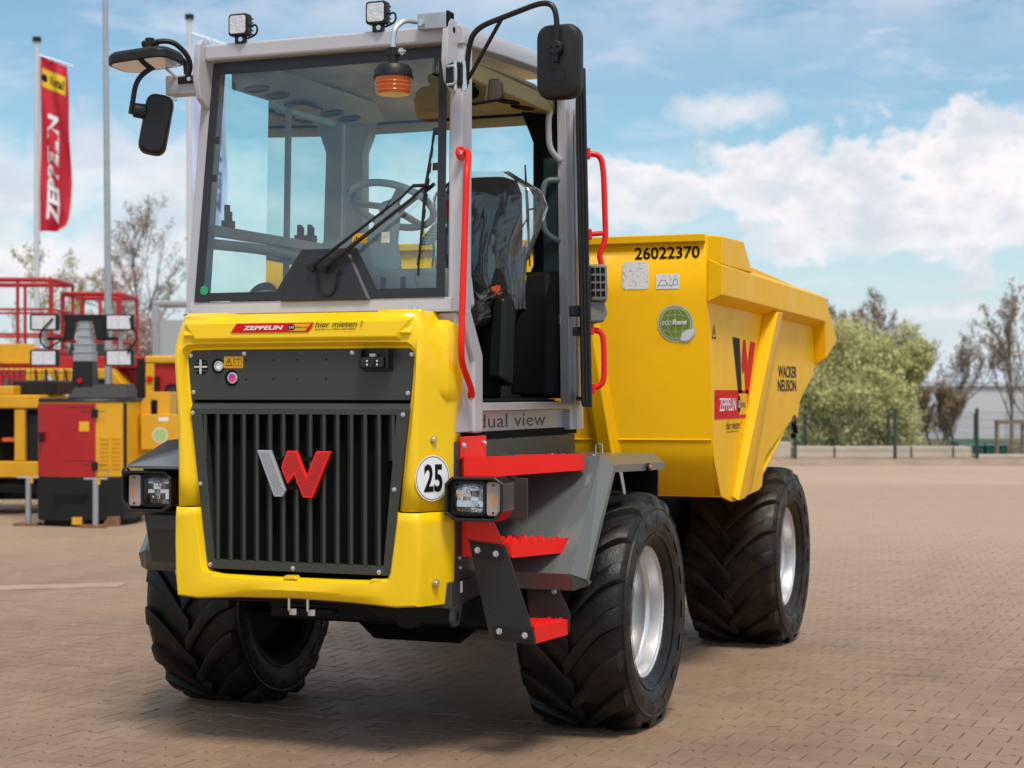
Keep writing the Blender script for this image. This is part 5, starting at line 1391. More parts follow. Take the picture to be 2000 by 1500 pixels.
for wv, h in ((.24, .12), (.22, .10), (.18, .10), (.15, .10), (.12, .12)):
    g.box(-.04 - wv / 2, -.04 + wv / 2, .36 - wv / 2, .36 + wv / 2, z0, z0 + h - .015)
    g.box(-.04 - wv / 2 - .012, -.04 + wv / 2 + .012, .36 - wv / 2 - .012, .36 + wv / 2 + .012, z0 + h - .015, z0 + h)
    z0 += h
mast = obj('mast', g, GAL, LT, bevel=.004)
obj('crossbar', G().prism([(-.30, 2.60), (.22, 2.60), (.22, 2.50), (.26, 2.28), (.12, 2.28), (.07, 2.52), (-.15, 2.52), (-.19, 2.28), (-.30, 2.28), (-.27, 2.50)], 'Y', .28, .42), BLK, LT, bevel=.008)
for s, xa in ((-1, -.52), (1, .41)):
    obj('lamp_arm', G().tube([(s * .20 - .03, .33, 2.30), (xa, .32, 2.30)], .02, 8), BLK, LT)
    obj('lamp_post', G().tube([(xa, .32, 2.10), (xa, .32, 2.42)], .03, 8), GAL, LT)
    for z in (2.50, 2.06):
        o = obj('floodlight', G().box(xa - .175, xa + .175, .22, .34, z - .10, z + .10), BLK, LT, bevel=.015)
        for k in (0, 1):
            obj('light_panel', G().box(xa - .145 + k * .147, xa - .002 + k * .147, .212, .2195, z - .082, z + .082), GLW, o)
for x in (-.66, .24):
    j = obj('jack', G().cyl((x, -.28 if x > 0 else .05, .03), (0, 0, 1), .035, .55, 12), GAL, LT)
    obj('jack_pad', G().box(x - .16, x + .13, (-.36 if x > 0 else -.06), (-.20 if x > 0 else .16), 0, .035), RUST, j)
    obj('jack_handle', G().tube([(x - .14, -.28 if x > 0 else .05, .59), (x + .14, -.28 if x > 0 else .05, .59), (x + .15, -.28 if x > 0 else .05, .68)], .012, 8), GAL, j)
    obj('jack_tag', G().box(x + .02, x + .06, (-.30 if x > 0 else .03), (-.285 if x > 0 else .04), .52, .60), YEL2, j)
obj('base_foot', G().box(-.06, .06, -.22, -.17, .03, .12), YEL2, lt_b)
obj('fork_pocket', G().box(.30, .48, -.10, .0, .0, .12), RUST, lt_b)

# ---- compressor at the left edge
GN = thing('compressor', 'yellow framed compressor trailer with open black side at the left picture edge', 'compressor', yard(-7.25, 23.2), YAW)
obj('canopy', G().box(-1.2, .98, -.1, 1.5, 1.42, 1.60).box(-1.2, .62, -.05, 1.4, 1.60, 1.72), YEL2, GN, bevel=.02)
obj('frame_post', G().box(.64, .78, -.08, .04, .72, 1.418), YEL2, GN, bevel=.01)
obj('lower_frame', G().box(-1.2, .98, -.1, 1.5, .50, .715), YEL2, GN, bevel=.015)
obj('engine_bay', G().box(-1.15, .60, .15, 1.35, .72, 1.415), IND, GN)
obj('side_bag', G().box(.785, 1.15, .0, .9, .72, 1.36), BLK, GN, bevel=.03)
obj('undercarriage', G().box(-1.1, .9, .1, 1.3, .20, .495), DRK, GN, bevel=.02)
obj('wheel', G().lathe([(.18, -.1), (.30, -.1), (.33, -.05), (.33, .05), (.30, .1), (.12, .1), (.0001, .09)], (.1, .0, .33), (0, -1, 0), 24), DRK, GN)
obj('dark_hood', G().box(.5, 1.1, .3, 1.2, 1.605, 1.80), BLK, GN, bevel=.03)
for x in (.35, .62):
    obj('lettering_bar', G().box(x - .16, x + .05, -.004, .148, .98, 1.03), ORG, GN)

# ---- red work platforms with guard rails
def platform(name, label, a, d, L, seed, z_deck, rail_h, group):
    T = thing(name, label, 'work platform', yard(a, d), YAW, group)
    h = L / 2
    o = obj('deck', G().box(-h, h, 0, 1.5, z_deck, z_deck + .16), RED2, T, bevel=.02)
    obj('deck_edge', G().box(-h * .9, h * .55, -.012, -.001, z_deck - .18, z_deck + .02), YEL2, T)
    for k, (x, y) in enumerate([(-h, 0), (-h * .33, 0), (h * .33, 0), (h, 0), (-h, 1.5), (0, 1.5), (h, 1.5)]):
        obj('post', G().tube([(x, y, z_deck + .16), (x, y, z_deck + rail_h)], .045 if k in (0, 3) else .032, 8), RED2, T)
    for z, r in ((rail_h, .042), (rail_h * .62, .022), (rail_h * .30, .022)):
        obj('rail', G().tube(fillet([(-h, 1.5, z_deck + z), (-h, 0, z_deck + z), (h, 0, z_deck + z), (h, 1.5, z_deck + z), (-h, 1.5, z_deck + z)], .12), r, 8), RED2, T)
    for k in range(3):
        z0, z1 = .55 + k * (z_deck - .75) / 3, .55 + (k + 1) * (z_deck - .75) / 3
        obj('scissor_arm', G().bar((-h * .8, .3, z0), (h * .8, .3, z1), .08, .10).bar((h * .8, .4, z0), (-h * .8, .4, z1), .08, .10), DKR, T)
    obj('base_frame', G().box(-h, h, .1, 1.4, .30, .62), YEL2 if seed % 2 else RED2, T, bevel=.02)
    for x in (-h * .7, h * .7):
        obj('wheel', G().lathe([(.1, -.1), (.28, -.1), (.30, 0), (.28, .1), (.0001, .1)], (x, .08, .30), (0, -1, 0), 20), DRK, T)
    return T
platform('scissor_lift', 'red scissor lift with thick rounded guard rails, farther left of the two', -8.95, 30.5, 1.75, 0, 2.25, 1.36, 'red lifts behind the light tower')
platform('scissor_lift', 'red scissor lift whose guard rails stand behind the grey lamp post', -7.62, 31.5, 1.02, 1, 2.2, 1.22, 'red lifts behind the light tower')
# ---- tall yellow machine body between them and the tower
TB = thing('telehandler', 'yellow and red wheeled machine body behind the light tower mast', 'machine', yard(-7.15, 27.8), YAW)
obj('body', G().prism([(-1.1, .5), (1.05, .5), (1.05, 1.65), (.75, 2.02), (-1.1, 2.02)], 'Y', 0, 1.6), YEL2, TB, bevel=.03)
obj('red_panel', G().box(-1.12, -.62, -.03, -.002, .6, 2.0), RED2, TB, bevel=.01)
obj('red_stripe', G().box(.12, .38, -.03, -.002, .6, 1.85), RED2, TB, bevel=.01)
obj('post', G().tube([(-.9, -.06, .5), (-.9, -.06, 1.85)], .06, 8), FEN, TB)
obj('boom', G().box(-1.3, 1.5, .3, .7, 2.03, 2.22), RED2, TB, bevel=.02)
obj('boom_tip', G().box(-1.3, -.55, .24, .295, 2.10, 2.42), YEL2, TB, bevel=.01)
obj('cylinder', G().tube([(-.3, -.02, 1.9), (.5, -.02, 1.2)], .05, 8), GAL, TB)
for x in (-.7, .7):
    obj('wheel', G().lathe([(.15, -.15), (.45, -.15), (.50, 0), (.45, .15), (.0001, .12)], (x, -.05, .5), (0, -1, 0), 24), DRK, TB)
# ---- red cabins with yellow frames
def cabin(label, a, d, wdt, hgt, mirror_):
    T = thing('crew_cabin', label, 'cabin', yard(a, d), YAW, 'red and yellow cabins behind the dumper')
    obj('wall', G().box(-wdt / 2, wdt / 2, 0, 1.6, .55, hgt - .12), RED2, T, bevel=.02)
    obj('roof', G().box(-wdt / 2 - .04, wdt / 2 + .04, -.05, 1.65, hgt - .118, hgt), YEL2, T, bevel=.03)
    obj('skirt', G().box(-wdt / 2 - .02, wdt / 2 + .02, -.03, 1.6, .30, .548), YEL2, T, bevel=.02)
    obj('underframe', G().box(-wdt / 2, wdt / 2, .1, 1.5, .0, .298), DRK, T)
    c = obj('corner_column', G().box(-wdt / 2 - .03, -wdt / 2 + .10, -.04, -.002, .55, hgt - .12), YEL2, T, bevel=.01)
    for z in (hgt - .35, hgt - .62, hgt - .95):
        obj('tail_light', G().cyl((-wdt / 2 + .035, -.042, z), (0, -1, 0), .05, .02, 14), RVI if z > hgt - .9 else WHT, c)
    obj('door_mirror', G().box(-wdt / 2 + .12, -wdt / 2 + .18, -.14, -.005, hgt - .52, hgt - .30), BLK, T, bevel=.02)
    f = obj('window', G().prism(rrect(-wdt / 2 + .25, wdt / 2 - .08, hgt - 1.05, hgt - .42, .08), 'Y', -.02, -.002), BLK, T)
    obj('pane', G().add([(p[0], -.0215, p[1]) for p in rrect(-wdt / 2 + .30, wdt / 2 - .12, hgt - 1.0, hgt - .47, .06)], [tuple(range(20))]), GLD, f, smooth=0)
    obj('black_post', G().box(-wdt / 2 - .16, -wdt / 2 - .04, -.02, .1, .5, hgt - .05), BLK, T)
cabin('red cabin with yellow roof edge and dark window beside the dumper hood', -4.72, 25.8, 1.35, 2.18, 0)
cabin('smaller red cabin with yellow frame half hidden behind the black mast post', -6.05, 28.5, 1.05, 2.15, 0)

# hoses, stickers, panel lines and small fittings on the machines behind
for k in range(4):
    x = -.45 + k * .16
    obj('hose', G().tube(fillet([(x, -.04, 2.0), (x + .05, -.10, 1.75), (x + .12, -.06, 1.55), (x + .10, -.02, 1.3)], .1), .018, 6), DRK, TB)
for z in (.95, 1.30, 1.62):
    obj('panel_gap', G().box(-.60, .10, -.006, -.001, z, z + .02), DKR, TB)
obj('vent_grid', G().box(.45, .95, -.02, -.001, .95, 1.35), DRK, TB, bevel=.01)
obj('white_label', G().box(-.42, -.20, -.008, -.001, 1.42, 1.54), WHT, TB)
obj('lamp_cluster', G().box(.55, .72, -.10, -.002, 1.70, 1.86), BLK, TB, bevel=.02)
obj('dark_cab', G().prism([(-.2, 2.03), (.55, 2.03), (.50, 2.45), (-.1, 2.45)], 'Y', .75, 1.4), GLD, TB, bevel=.04)
for k in range(5):
    obj('rivet_row', G().cyl((-1.05 + k * .10, -.031, 1.94), (0, -1, 0), .014, .01, 8), GAL, TB)
for k in range(3):
    obj('hose', G().tube(fillet([(-.9 + k * .5, .10, 1.38), (-.75 + k * .5, .05, 1.15), (-.6 + k * .5, .08, .80)], .15), .03, 6), DRK, GN)
obj('white_label', G().box(-.25, .05, .140, .148, 1.12, 1.24), WHT, GN)
obj('warning_label', G().box(.15, .28, -.108, -.101, .56, .66), WHT, GN)
obj('drawbar', G().bar((.2, -.15, .38), (1.5, -.45, .34), .10, .10), DRK, GN)
obj('tow_chain', G().tube(fillet([(1.0, -.38, .36), (1.15, -.42, .14), (1.35, -.45, .30)], .1), .02, 6), DRK, GN)
for x, z in ((-.35, .75), (.05, .75), (-.35, 1.40), (.05, 1.40)):
    obj('door_seam', G().box(x, x + .30, -.1815, -.1785, z, z + .008) if x > -.2 else G().box(-.16, .20, -.1815, -.1785, z + .05, z + .058), DKR, ltd)
obj('base_plate', G().box(-.30, .10, -.190, -.172, .30, .40), DRK, lt_b, bevel=.004)
obj('warning_label', G().box(.02, .14, -.183, -.1795, 1.16, 1.28), YVI, ltd)
obj('cable_loop', G().tube(fillet([(-.40, .20, 2.55), (-.58, .18, 2.35), (-.50, .20, 2.15), (-.30, .22, 2.28)], .1), .012, 6), DRK, LT)
obj('cable_loop', G().tube(fillet([(.55, .20, 2.55), (.66, .18, 2.30), (.52, .20, 2.12)], .1), .012, 6), DRK, LT)

# ---- welded mesh panel standing in front of the machines
MF = thing('wire_fence', 'low dark welded wire mesh panel in front of the yellow machine', 'fence', yard(-7.3, 25.4), YAW)
g = G()
for i in range(26):
    g.bar((-1.0 + i * .08, 0, .05), (-1.0 + i * .08, 0, 2.0), .007, .007)
obj('wires', g, DRK, MF)
g = G()
for k in range(8):
    g.bar((-1.02, .01, .1 + k * .26), (1.02, .01, .1 + k * .26), .009, .009)
obj('cross_wires', g, DRK, MF)
for x in (-1.03, 1.03):
    obj('post', G().box(x - .03, x + .03, -.03, .03, 0, 2.05), GAL, MF)

# ---- flag poles and flags
POLE = mat('pole_white', (.60, .61, .63), .4, metal=.2)
FLR = mat('flag_red', (.52, .012, .035), .8, var=.08, vs=2)
FLW = mat('flag_white', (.50, .53, .78), .8)
def flagpole(label, a, d, top, r):
    T = thing('flagpole', label, 'flagpole', yard(a, d), YAW, 'flag poles')
    p = obj('pole', G().tube([(0, 0, 0), (0, 0, top * .5), (0, 0, top)], [r * 1.15, r, r * .85], 12), POLE, T)
    obj('pole_cap', G().cyl((0, 0, top), (0, 0, 1), r * 1.5, .12, 12), BLK, T)
    obj('banner_arm', G().tube([(0, 0, top - .32), (.92, .1, top - .62)], .022, 8), GAL, T)
    obj('rope_cleat', G().box(r, r + .06, -.03, .03, top * .47, top * .47 + .15), GAL, T)
    return T
dF = 45.0
aF = (72 - 1000) / 3400 * dF
flagpole('white flag pole flying the red banner at the left edge', aF, dF, 10.7, .075)
dF2 = 43.0
aF2 = (370 - 1000) / 3400 * dF2
flagpole('white flag pole with the pale banner, partly hidden by the cab', aF2, dF2, 10.85, .075)
def banner(name, label, a, d, z_top, width, hgt, m, seed, skew, taper):
    NX, NZ = 14, 60
    rr = random.Random(seed)
    def P(u, v, off=0.0):
        x = .09 + width * u * (1 + taper * math.sin(v * 3.0)) - (.30 * width * u * max(0, v - .86) / .14 if v > .86 else 0)
        y = (.16 * math.sin(u * 5.2 + v * 4.5) + .09 * math.sin(u * 9 - v * 11)) * (.3 + .9 * u) + off
        z = z_top - hgt * v - skew * u + (.34 * u * max(0, (v - .9) / .1))
        return (x, y, z)
    T = thing(name, label, 'flag', yard(a, d), YAW, 'banners on the flag poles')
    g = G()
    g.loft([[P(i / NX, j / NZ) for i in range(NX + 1)] for j in range(NZ + 1)])
    obj('cloth', g, m, T, smooth=180, recalc=False)
    return T, P
def on_banner(P, body, u0, u1, v0, v1, m, T, bold=.03):
    """letters reading up the banner, wrapped on the cloth"""
    cu = bpy.data.curves.new('t', 'FONT'); cu.body = body; cu.offset = bold; cu.resolution_u = 2
    o = bpy.data.objects.new('t', cu); COL.objects.link(o)
    dg = bpy.context.evaluated_depsgraph_get(); dg.update()
    me = bpy.data.meshes.new_from_object(o.evaluated_get(dg))
    bpy.data.objects.remove(o); bpy.data.curves.remove(cu)
    a = np.empty(len(me.vertices) * 3); me.vertices.foreach_get('co', a); a = a.reshape(-1, 3)
    mn, mx_ = a.min(0), a.max(0); s = mx_ - mn
    for i in range(len(a)):
        tx = (a[i, 0] - mn[0]) / s[0]; ty = (a[i, 1] - mn[1]) / s[1]
        a[i] = P(u0 + (u1 - u0) * (1 - ty), v1 + (v0 - v1) * tx, -.02) if u0 < u1 else P(u0, v0)
    me.vertices.foreach_set('co', a.ravel()); me.update()
    me.materials.clear(); me.materials.append(m)
    return link('lettering', me, T)
B1_, P1_ = banner('flag', 'red banner with white letters and a yellow field hanging from the left pole', aF, dF, 10.35, .72, 4.55, FLR, 3, .32, .04)
g = G().loft([[P1_(.06 + .86 * i / 8, .065 + .105 * j / 5, -.012) for i in range(9)] for j in range(6)])
yf = obj('yellow_field', g, mat('flag_yellow', (.72, .50, .02), .8), B1_, smooth=180, recalc=False)
g = G().add([P1_(.14 + .10 * math.cos(k * math.pi / 8), .118 + .022 * math.sin(k * math.pi / 8), -.016) for k in range(16)], [tuple(range(16))])
obj('black_roundel', g, BVI, yf, smooth=0)
def on_banner_h(P, body, u0, u1, v0, v1, m, T):
    cu = bpy.data.curves.new('t', 'FONT'); cu.body = body; cu.resolution_u = 2; cu.offset = .02
    o = bpy.data.objects.new('t', cu); COL.objects.link(o)
    dg = bpy.context.evaluated_depsgraph_get(); dg.update()
    me = bpy.data.meshes.new_from_object(o.evaluated_get(dg))
    bpy.data.objects.remove(o); bpy.data.curves.remove(cu)
    a = np.empty(len(me.vertices) * 3); me.vertices.foreach_get('co', a); a = a.reshape(-1, 3)
    mn, mx_ = a.min(0), a.max(0); s = mx_ - mn
    for i in range(len(a)):
        a[i] = P(u0 + (u1 - u0) * (a[i, 0] - mn[0]) / s[0], v1 + (v0 - v1) * (a[i, 1] - mn[1]) / s[1], -.02)
    me.vertices.foreach_set('co', a.ravel()); me.update()
    me.materials.clear(); me.materials.append(m)
    return link('lettering', me, T)
on_banner_h(P1_, 'Rental', .30, .88, .09, .145, BVI, yf)
on_banner(P1_, 'ZEPPELIN', .28, .66, .31, .92, WHT, B1_, .045)
B2_, P2_ = banner('flag', 'pale blue-white banner with dark blue letters beside the cab pillar', aF2, dF2, 10.3, .78, 4.9, FLW, 9, .36, .03)
on_banner(P2_, 'ZEPPELIN', .45, .85, .18, .80, mat('flag_blue', (.02, .03, .22), .8), B2_, .03)

# ---- galvanised lamp post
LPp = thing('lamp_post', 'tall grey galvanised lamp post rising out of the top of the picture', 'lamp post', yard((210 - 1000) / 3400 * 26.3, 26.3), YAW)
obj('pole', G().tube([(.03, 0, 0), (.0, 0, 4.0), (-.05, 0, 9.0)], [.058, .050, .038], 14), GAL, LPp)
obj('lamp_head', G().box(-.35, .25, -.12, .12, 9.0, 9.12), GAL, LPp, bevel=.03)
obj('inspection_door', G().box(-.02, .08, -.062, -.055, .6, 1.0), GAL, LPp)

# ---- grey shelter frame behind the hood
SH = thing('bus_shelter', 'pale grey shelter frame with translucent wall behind the dumper hood', 'shelter', yard(-7.25, 37.5), YAW)
for x in (-.42, .62):
    obj('post', G().box(x - .07, x + .07, -.07, .07, 0, 3.50), GAL, SH, bevel=.02)
obj('roof_bar', G().box(-.49, .9, -.07, .9, 3.501, 3.62), GAL, SH, bevel=.03)
obj('wall_sheet', G().box(-.345, .545, .0, .02, .2, 3.2), mat('grey_sheet', (.36, .39, .40), .5), SH)

# ================================================================== trees
BARK = mat('bark', (.15, .115, .085), .9, var=.25, vs=3)
BARKG = mat('bark_grey', (.20, .165, .135), .9, var=.25, vs=3)
def leafmat(name, col, var):
    m = mat(name, col, .75)
    t = m.node_tree; b = t.nodes['Principled BSDF']
    ge = t.nodes.new('ShaderNodeNewGeometry')
    mx_ = t.nodes.new('ShaderNodeMix'); mx_.data_type = 'RGBA'
    mx_.inputs['A'].default_value = (*[c * (1 - var) for c in col], 1); mx_.inputs['B'].default_value = (*[min(1, c * (1 + var)) for c in col], 1)
    t.links.new(ge.outputs['Random Per Island'], mx_.inputs['Factor']); t.links.new(mx_.outputs['Result'], b.inputs['Base Color'])
    b.inputs['Subsurface Weight'].default_value = 0
    return m
def limbs(seed, height, spread, levels, start, nb, r0, up=.55, lean=0):
    """list of (points, radii): trunk first, then branches"""
    rr = random.Random(seed)
    out = []
    def grow(p, d, L, r, lev):
        P = [p]; RR = [r]
        n = 5 if lev < 2 else 4
        q = p.copy(); dd_ = d.copy()
        for i in range(n):
            dd_ = (dd_ + Vector((rr.uniform(-1, 1), rr.uniform(-1, 1), rr.uniform(-.3, 1) * up)) * (.10 if lev == 0 else .20)).normalized()
            q = q + dd_ * (L / n)
            P.append(q.copy()); RR.append(max(r * (1 - .75 * (i + 1) / n), .004))
        out.append((P, RR, lev))
        if lev < levels:
            k = nb[lev]
            for j in range(k):
                t = (start if lev == 0 else .2) + (1 - (start if lev == 0 else .2)) * (j + rr.random()) / k
                f = t * n; i = min(int(f), n - 1); pp = P[i].lerp(P[i + 1], f - i)
                az_ = rr.uniform(0, 2 * math.pi)
                tilt = rr.uniform(.5, 1.0) * spread
                base = dd_ if lev else Vector((0, 0, 1))
                o1 = base.orthogonal().normalized(); o2 = base.cross(o1)
                nd = (base * math.cos(tilt) + (o1 * math.cos(az_) + o2 * math.sin(az_)) * math.sin(tilt)).normalized()
                nd = (nd + Vector((0, 0, .25 * up))).normalized()
                grow(pp, nd, L * rr.uniform(.42, .66) * (1.05 - .45 * t), max(RR[i] * .55, .006), lev + 1)
    grow(Vector((0, 0, 0)), Vector((lean, 0, 1)).normalized(), height, r0, 0)
    return out
def leaf_cloud(pts, size, seed, per=1):
    rr = np.random.RandomState(seed)
    P = np.repeat(np.array(pts), per, axis=0)
    n = len(P)
    P = P + rr.normal(0, size * 1.2, (n, 3))
    a = rr.normal(size=(n, 3)); a /= np.linalg.norm(a, axis=1)[:, None]
    b = rr.normal(size=(n, 3)); b -= a * (a * b).sum(1)[:, None]; b /= np.linalg.norm(b, axis=1)[:, None]
    s = (size * rr.uniform(.5, 1.2, n))[:, None]
    V_ = np.stack([P - a * s, P + b * s * .45, P + a * s, P - b * s * .45], 1).reshape(-1, 3)
    F4 = np.arange(n * 4).reshape(-1, 4)
    return V_, F4
def leaves_obj(name, pts, size, m, parent, seed, per=1):
    V_, F4 = leaf_cloud(pts, size, seed, per)
    me = bpy.data.meshes.new(name); me.from_pydata(V_.tolist(), [], F4.tolist()); me.materials.append(m)
    return link(name, me, parent)
def tree(name, label, cat, a, d, seed, height, spread, levels, start, nb, r0, bark, leaf=None, lsize=.06, per=2, minlev=2, up=.55, group=None, stems=1, lean=0, sx=1.0, fill=None):
    T = thing(name, label, cat, yard(a, d, -.006), YAW, group)
    rr = random.Random(seed * 7 + 1)
    tips = []; gt = G(); gb = G()
    for s_ in range(stems):
        off = Vector((rr.uniform(-.35, .35) * (stems > 1) * sx, rr.uniform(-.3, .3) * (stems > 1), 0))
        ll = limbs(seed + s_ * 13, height * rr.uniform(.75, 1.0) if stems > 1 else height, spread, levels, start, nb, r0, up, lean + (rr.uniform(-.5, .5) * sx if stems > 1 else 0))
        for P, RR, lev in ll:
            Q = [p + off for p in P]
            (gt if lev == 0 else gb).tube(Q, RR, 6 if lev < 2 else 4)
            if lev >= minlev:
                tips += [tuple(Q[i].lerp(Q[i + 1], t)) for i in range(1, len(Q) - 1) for t in (.2, .6, 1.0)]
    obj('trunk', gt, bark, T, recalc=False)
    cr_ = obj('crown', gb, bark, T, recalc=False)
    if fill:                                            # clumps that carry the shrub down to the ground
        rx, ry, h_, nc = fill
        for k in range(nc):
            a_ = rr.uniform(0, 2 * math.pi); q = math.sqrt(rr.random()); zc = h_ * rr.random() ** 1.1
            w_ = math.sqrt(max(0.05, 1 - (zc / h_) ** 2 * .75))
            c_ = (rx * q * w_ * math.cos(a_), ry * q * w_ * math.sin(a_), zc)
            for j in range(26):
                tips.append((c_[0] + rr.gauss(0, .13), c_[1] + rr.gauss(0, .13), max(.03, c_[2] + rr.gauss(0, .14))))
    if leaf:
        leaves_obj('foliage', tips, lsize, leaf, cr_, seed, per)
    return T
LFY = leafmat('young_leaf', (.56, .54, .24), .40)
LFB = leafmat('blossom', (.50, .38, .34), .35)
LFG = leafmat('spring_green', (.36, .33, .08), .4)
LFO = leafmat('bud_brown', (.30, .22, .14), .4)
tree('bare_tree', 'bare young tree with upright twigs between lamp post and cab', 'tree', (282 - 1000) / 3400 * 55, 55, 21, 5.9, .75, 3, .30, (13, 6, 5), .10, BARKG, LFO, .05, 1, 3, up=.5)
tree('green_tree', 'small tree in first green leaf behind the red guard rails', 'tree', (55 - 1000) / 3400 * 50, 50, 5, 4.6, .55, 3, .30, (8, 5, 4), .06, BARK, LFG, .05, 1, 3)
tree('green_tree', 'sparser green-leafed tree right of the red banner, low behind rails', 'tree', (125 - 1000) / 3400 * 52, 52, 6, 3.9, .55, 3, .30, (7, 5, 4), .06, BARK, LFG, .05, 1, 3)
tree('blossom_bush', 'round bush covered in pale pink blossom beside the grey shelter', 'bush', (283 - 1000) / 3400 * 41, 41, 31, 3.3, .75, 3, .05, (12, 7, 5), .05, BARKG, LFB, .040, 3, 1, up=.35, stems=3, fill=(.62, .6, 3.4, 150))
# right side
tree('flowering_shrub', 'large pale green flowering shrub behind the skip', 'shrub', (1640 - 1000) / 3400 * 48, 48, 41, 2.9, .85, 3, .02, (16, 8, 6), .045, BARK, LFY, .042, 3, 1, up=.30, stems=6, sx=2.6, fill=(1.85, 1.3, 3.5, 560), group='shrubs behind the fence')
tree('flowering_shrub', 'lower yellow-green shrub right of the skip, in front of brown twigs', 'shrub', (1722 - 1000) / 3400 * 46.5, 46.5, 47, 1.8, .95, 3, .02, (14, 8, 6), .04, BARK, LFY, .040, 3, 1, up=.28, stems=4, sx=1.8, fill=(1.05, .8, 1.8, 170), group='shrubs behind the fence')
tree('twig_shrub', 'tall brown leafless shrub rising over the pale green one', 'shrub', (1690 - 1000) / 3400 * 51, 51, 43, 3.9, .60, 3, .10, (12, 7, 5), .045, BARKG, LFO, .04, 1, 2, up=.6, stems=6, sx=3.6, group='shrubs behind the fence')
tree('twig_shrub', 'rounded leafless brown shrub in front of the far grey building', 'shrub', (1850 - 1000) / 3400 * 50, 50, 53, 1.5, .50, 3, .05, (12, 7, 5), .035, BARKG, LFO, .03, 1, 2, up=.7, stems=5, sx=1.4, group='shrubs behind the fence')
tree('bare_tree', 'leafless staked tree near the right edge, left of its neighbour', 'tree', (1976 - 1000) / 3400 * 47, 47, 63, 3.3, .6, 3, .22, (11, 6, 4), .045, BARK, LFO, .04, 1, 3, up=.5, group='trees at the right edge')
tree('bare_tree', 'leafless brown tree cut by the right picture edge', 'tree', (2020 - 1000) / 3400 * 49, 49, 67, 3.1, .7, 3, .18, (11, 6, 4), .045, BARK, LFO, .04, 1, 3, up=.5, group='trees at the right edge')

# ================================================================== background, right
CON = mat('concrete_block', (.52, .45, .37), .85, var=.10, vs=1.5, bump=.3, bs=20)
xs = [(1180, 1370), (1375, 1545), (1549, 1628), (1632, 1778), (1782, 1860), (1864, 1898)]
lab = ['pale concrete kerb block half hidden by the skip', 'pale concrete kerb block just right of the rear wheel', 'short pale concrete block left of the first fence post', 'long pale concrete block under the flowering shrub', 'pale concrete block right of the middle fence post', 'end block of the pale concrete row beside the green bins']
for (u0, u1), lb_ in zip(xs[1:], lab[1:]):
    dK = 41.0
    T = tag(obj('concrete_block', G().box((u0 - 1000) / 3400 * dK, (u1 - 1000) / 3400 * dK, 0, .45, .10, .36 if u0 > 1540 else .46), CON, bevel=.015), lb_, 'kerb block', 'concrete blocks along the fence')
    T.location = yard(0, dK); T.rotation_euler = (0, 0, YAW)
tag(obj('kerb_stone', G().box(0, 14, 0, .35, .10, .17), CON, bevel=.01, loc=yard(10.9, 41.0), rot=(0, 0, YAW)), 'low pale kerb stone running out to the right picture edge', 'kerb')
FNC = mat('fence_green', (.015, .035, .035), .5)
FE = thing('mesh_fence', 'dark green wire mesh fence with square posts along the yard edge', 'fence', yard(0, 40.2), YAW)
for u, h in ((1553, 1.27), (1748, 1.27), (1908, 1.27), (2075, 1.27)):
    x = (u - 1000) / 3400 * 40.2
    obj('post', G().box(x - .035, x + .035, -.035, .035, .0, h), FNC, FE)
for u0, u1 in ((1556, 1745), (1751, 1905), (1911, 2072)):
    x0, x1 = (u0 - 1000) / 3400 * 40.2, (u1 - 1000) / 3400 * 40.2
    g = G(); n = int((x1 - x0) / .06)
    for i in range(n + 1):
        x = x0 + (x1 - x0) * i / n
        g.bar((x, 0, .25), (x, 0, 1.18), .005, .005)
    for k in range(6):
        g.bar((x0, .006, .28 + k * .18), (x1, .006, .28 + k * .18), .007, .007)
    obj('mesh_panel', g, FNC, FE)
FE2 = thing('fence_posts', 'second row of dark fence posts among the shrubs', 'fence', yard(0, 45.0), YAW)
for u in (1572, 1735, 1905):
    x = (u - 1000) / 3400 * 45
    obj('post', G().box(x - .035, x + .035, -.035, .035, .0, 1.1), FNC, FE2)
x0, x1 = (1572 - 1000) / 3400 * 45, (1905 - 1000) / 3400 * 45
g = G()
for k in range(5):
    g.bar((x0, .04, .2 + k * .2), (x1, .04, .2 + k * .2), .008, .008)
obj('wires', g, FNC, FE2)
BIN = mat('bin_green', (.010, .085, .065), .5, var=.1)
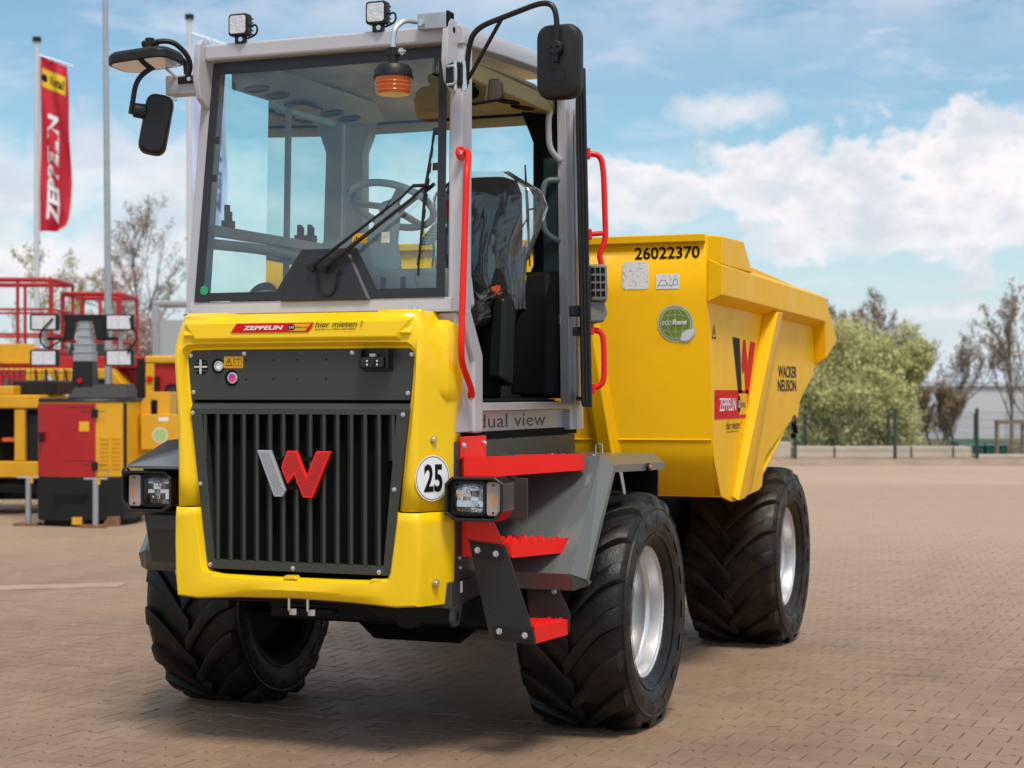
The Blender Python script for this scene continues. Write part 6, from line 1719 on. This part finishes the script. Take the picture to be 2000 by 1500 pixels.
def binbox(label, u0, u1, d, z1):
    x0, x1 = (u0 - 1000) / 3400 * d, (u1 - 1000) / 3400 * d
    T = thing('waste_container', label, 'bin', yard((x0 + x1) / 2, d), YAW, 'green waste containers')
    h = (x1 - x0) / 2
    obj('body', G().prism([(-h * .96, .05), (h * .96, .05), (h, z1 - .12), (-h, z1 - .12)], 'Y', 0, .9), BIN, T, bevel=.02)
    obj('lid', G().prism([(-.03, z1 - .118), (.93, z1 - .118), (.8, z1), (.05, z1 - .03)], 'X', -h - .02, h + .02), BIN, T, bevel=.02)
    obj('rib', G().box(-h * .4, -h * .34, -.02, -.001, .1, z1 - .13).box(h * .34, h * .4, -.02, -.001, .1, z1 - .13), BIN, T)
binbox('wide dark green waste container behind the fence post', 1873, 1922, 44.0, .40)
binbox('narrower green waste container in the middle of the row', 1926, 1945, 44.0, .40)
binbox('green waste container beside the wooden tree stakes', 1949, 1969, 44.0, .40)
STK = mat('stake_wood', (.20, .14, .10), .85, var=.2, vs=5)
TS = thing('tree_stakes', 'three wooden stakes with cross rails round the staked tree', 'tree stakes', yard((1968 - 1000) / 3400 * 43.2, 43.2), YAW)
for x, y in ((-.27, 0), (.10, .0), (.40, .1)):
    obj('stake', G().tube([(x, y, 0), (x, y, .95)], .05, 10), STK, TS)
obj('cross_rail', G().bar((-.30, -.06, .90), (.43, .0, .90), .03, .09), STK, TS)
WH = thing('warehouse', 'long low pale grey shed behind the fence at the right', 'building', yard(22, 62), YAW)
CLD = mat('pale_cladding', (.56, .56, .60), .7, var=.05, vs=.05)
obj('wall', G().box(-9, 14, 0, 10, 0, 1.86), CLD, WH)
obj('roof', G().box(-9.1, 14.1, -.1, 10.1, 1.862, 2.02), mat('pale_roof', (.60, .61, .64), .6), WH)
for i in range(6):
    o = obj('dock_door', G().box(-8 + i * 3.6, -6.4 + i * 3.6, -.03, -.004, 0, 1.5), mat('door_grey', (.48, .48, .52), .6) if 'door_grey' not in MATS else MATS['door_grey'], WH)
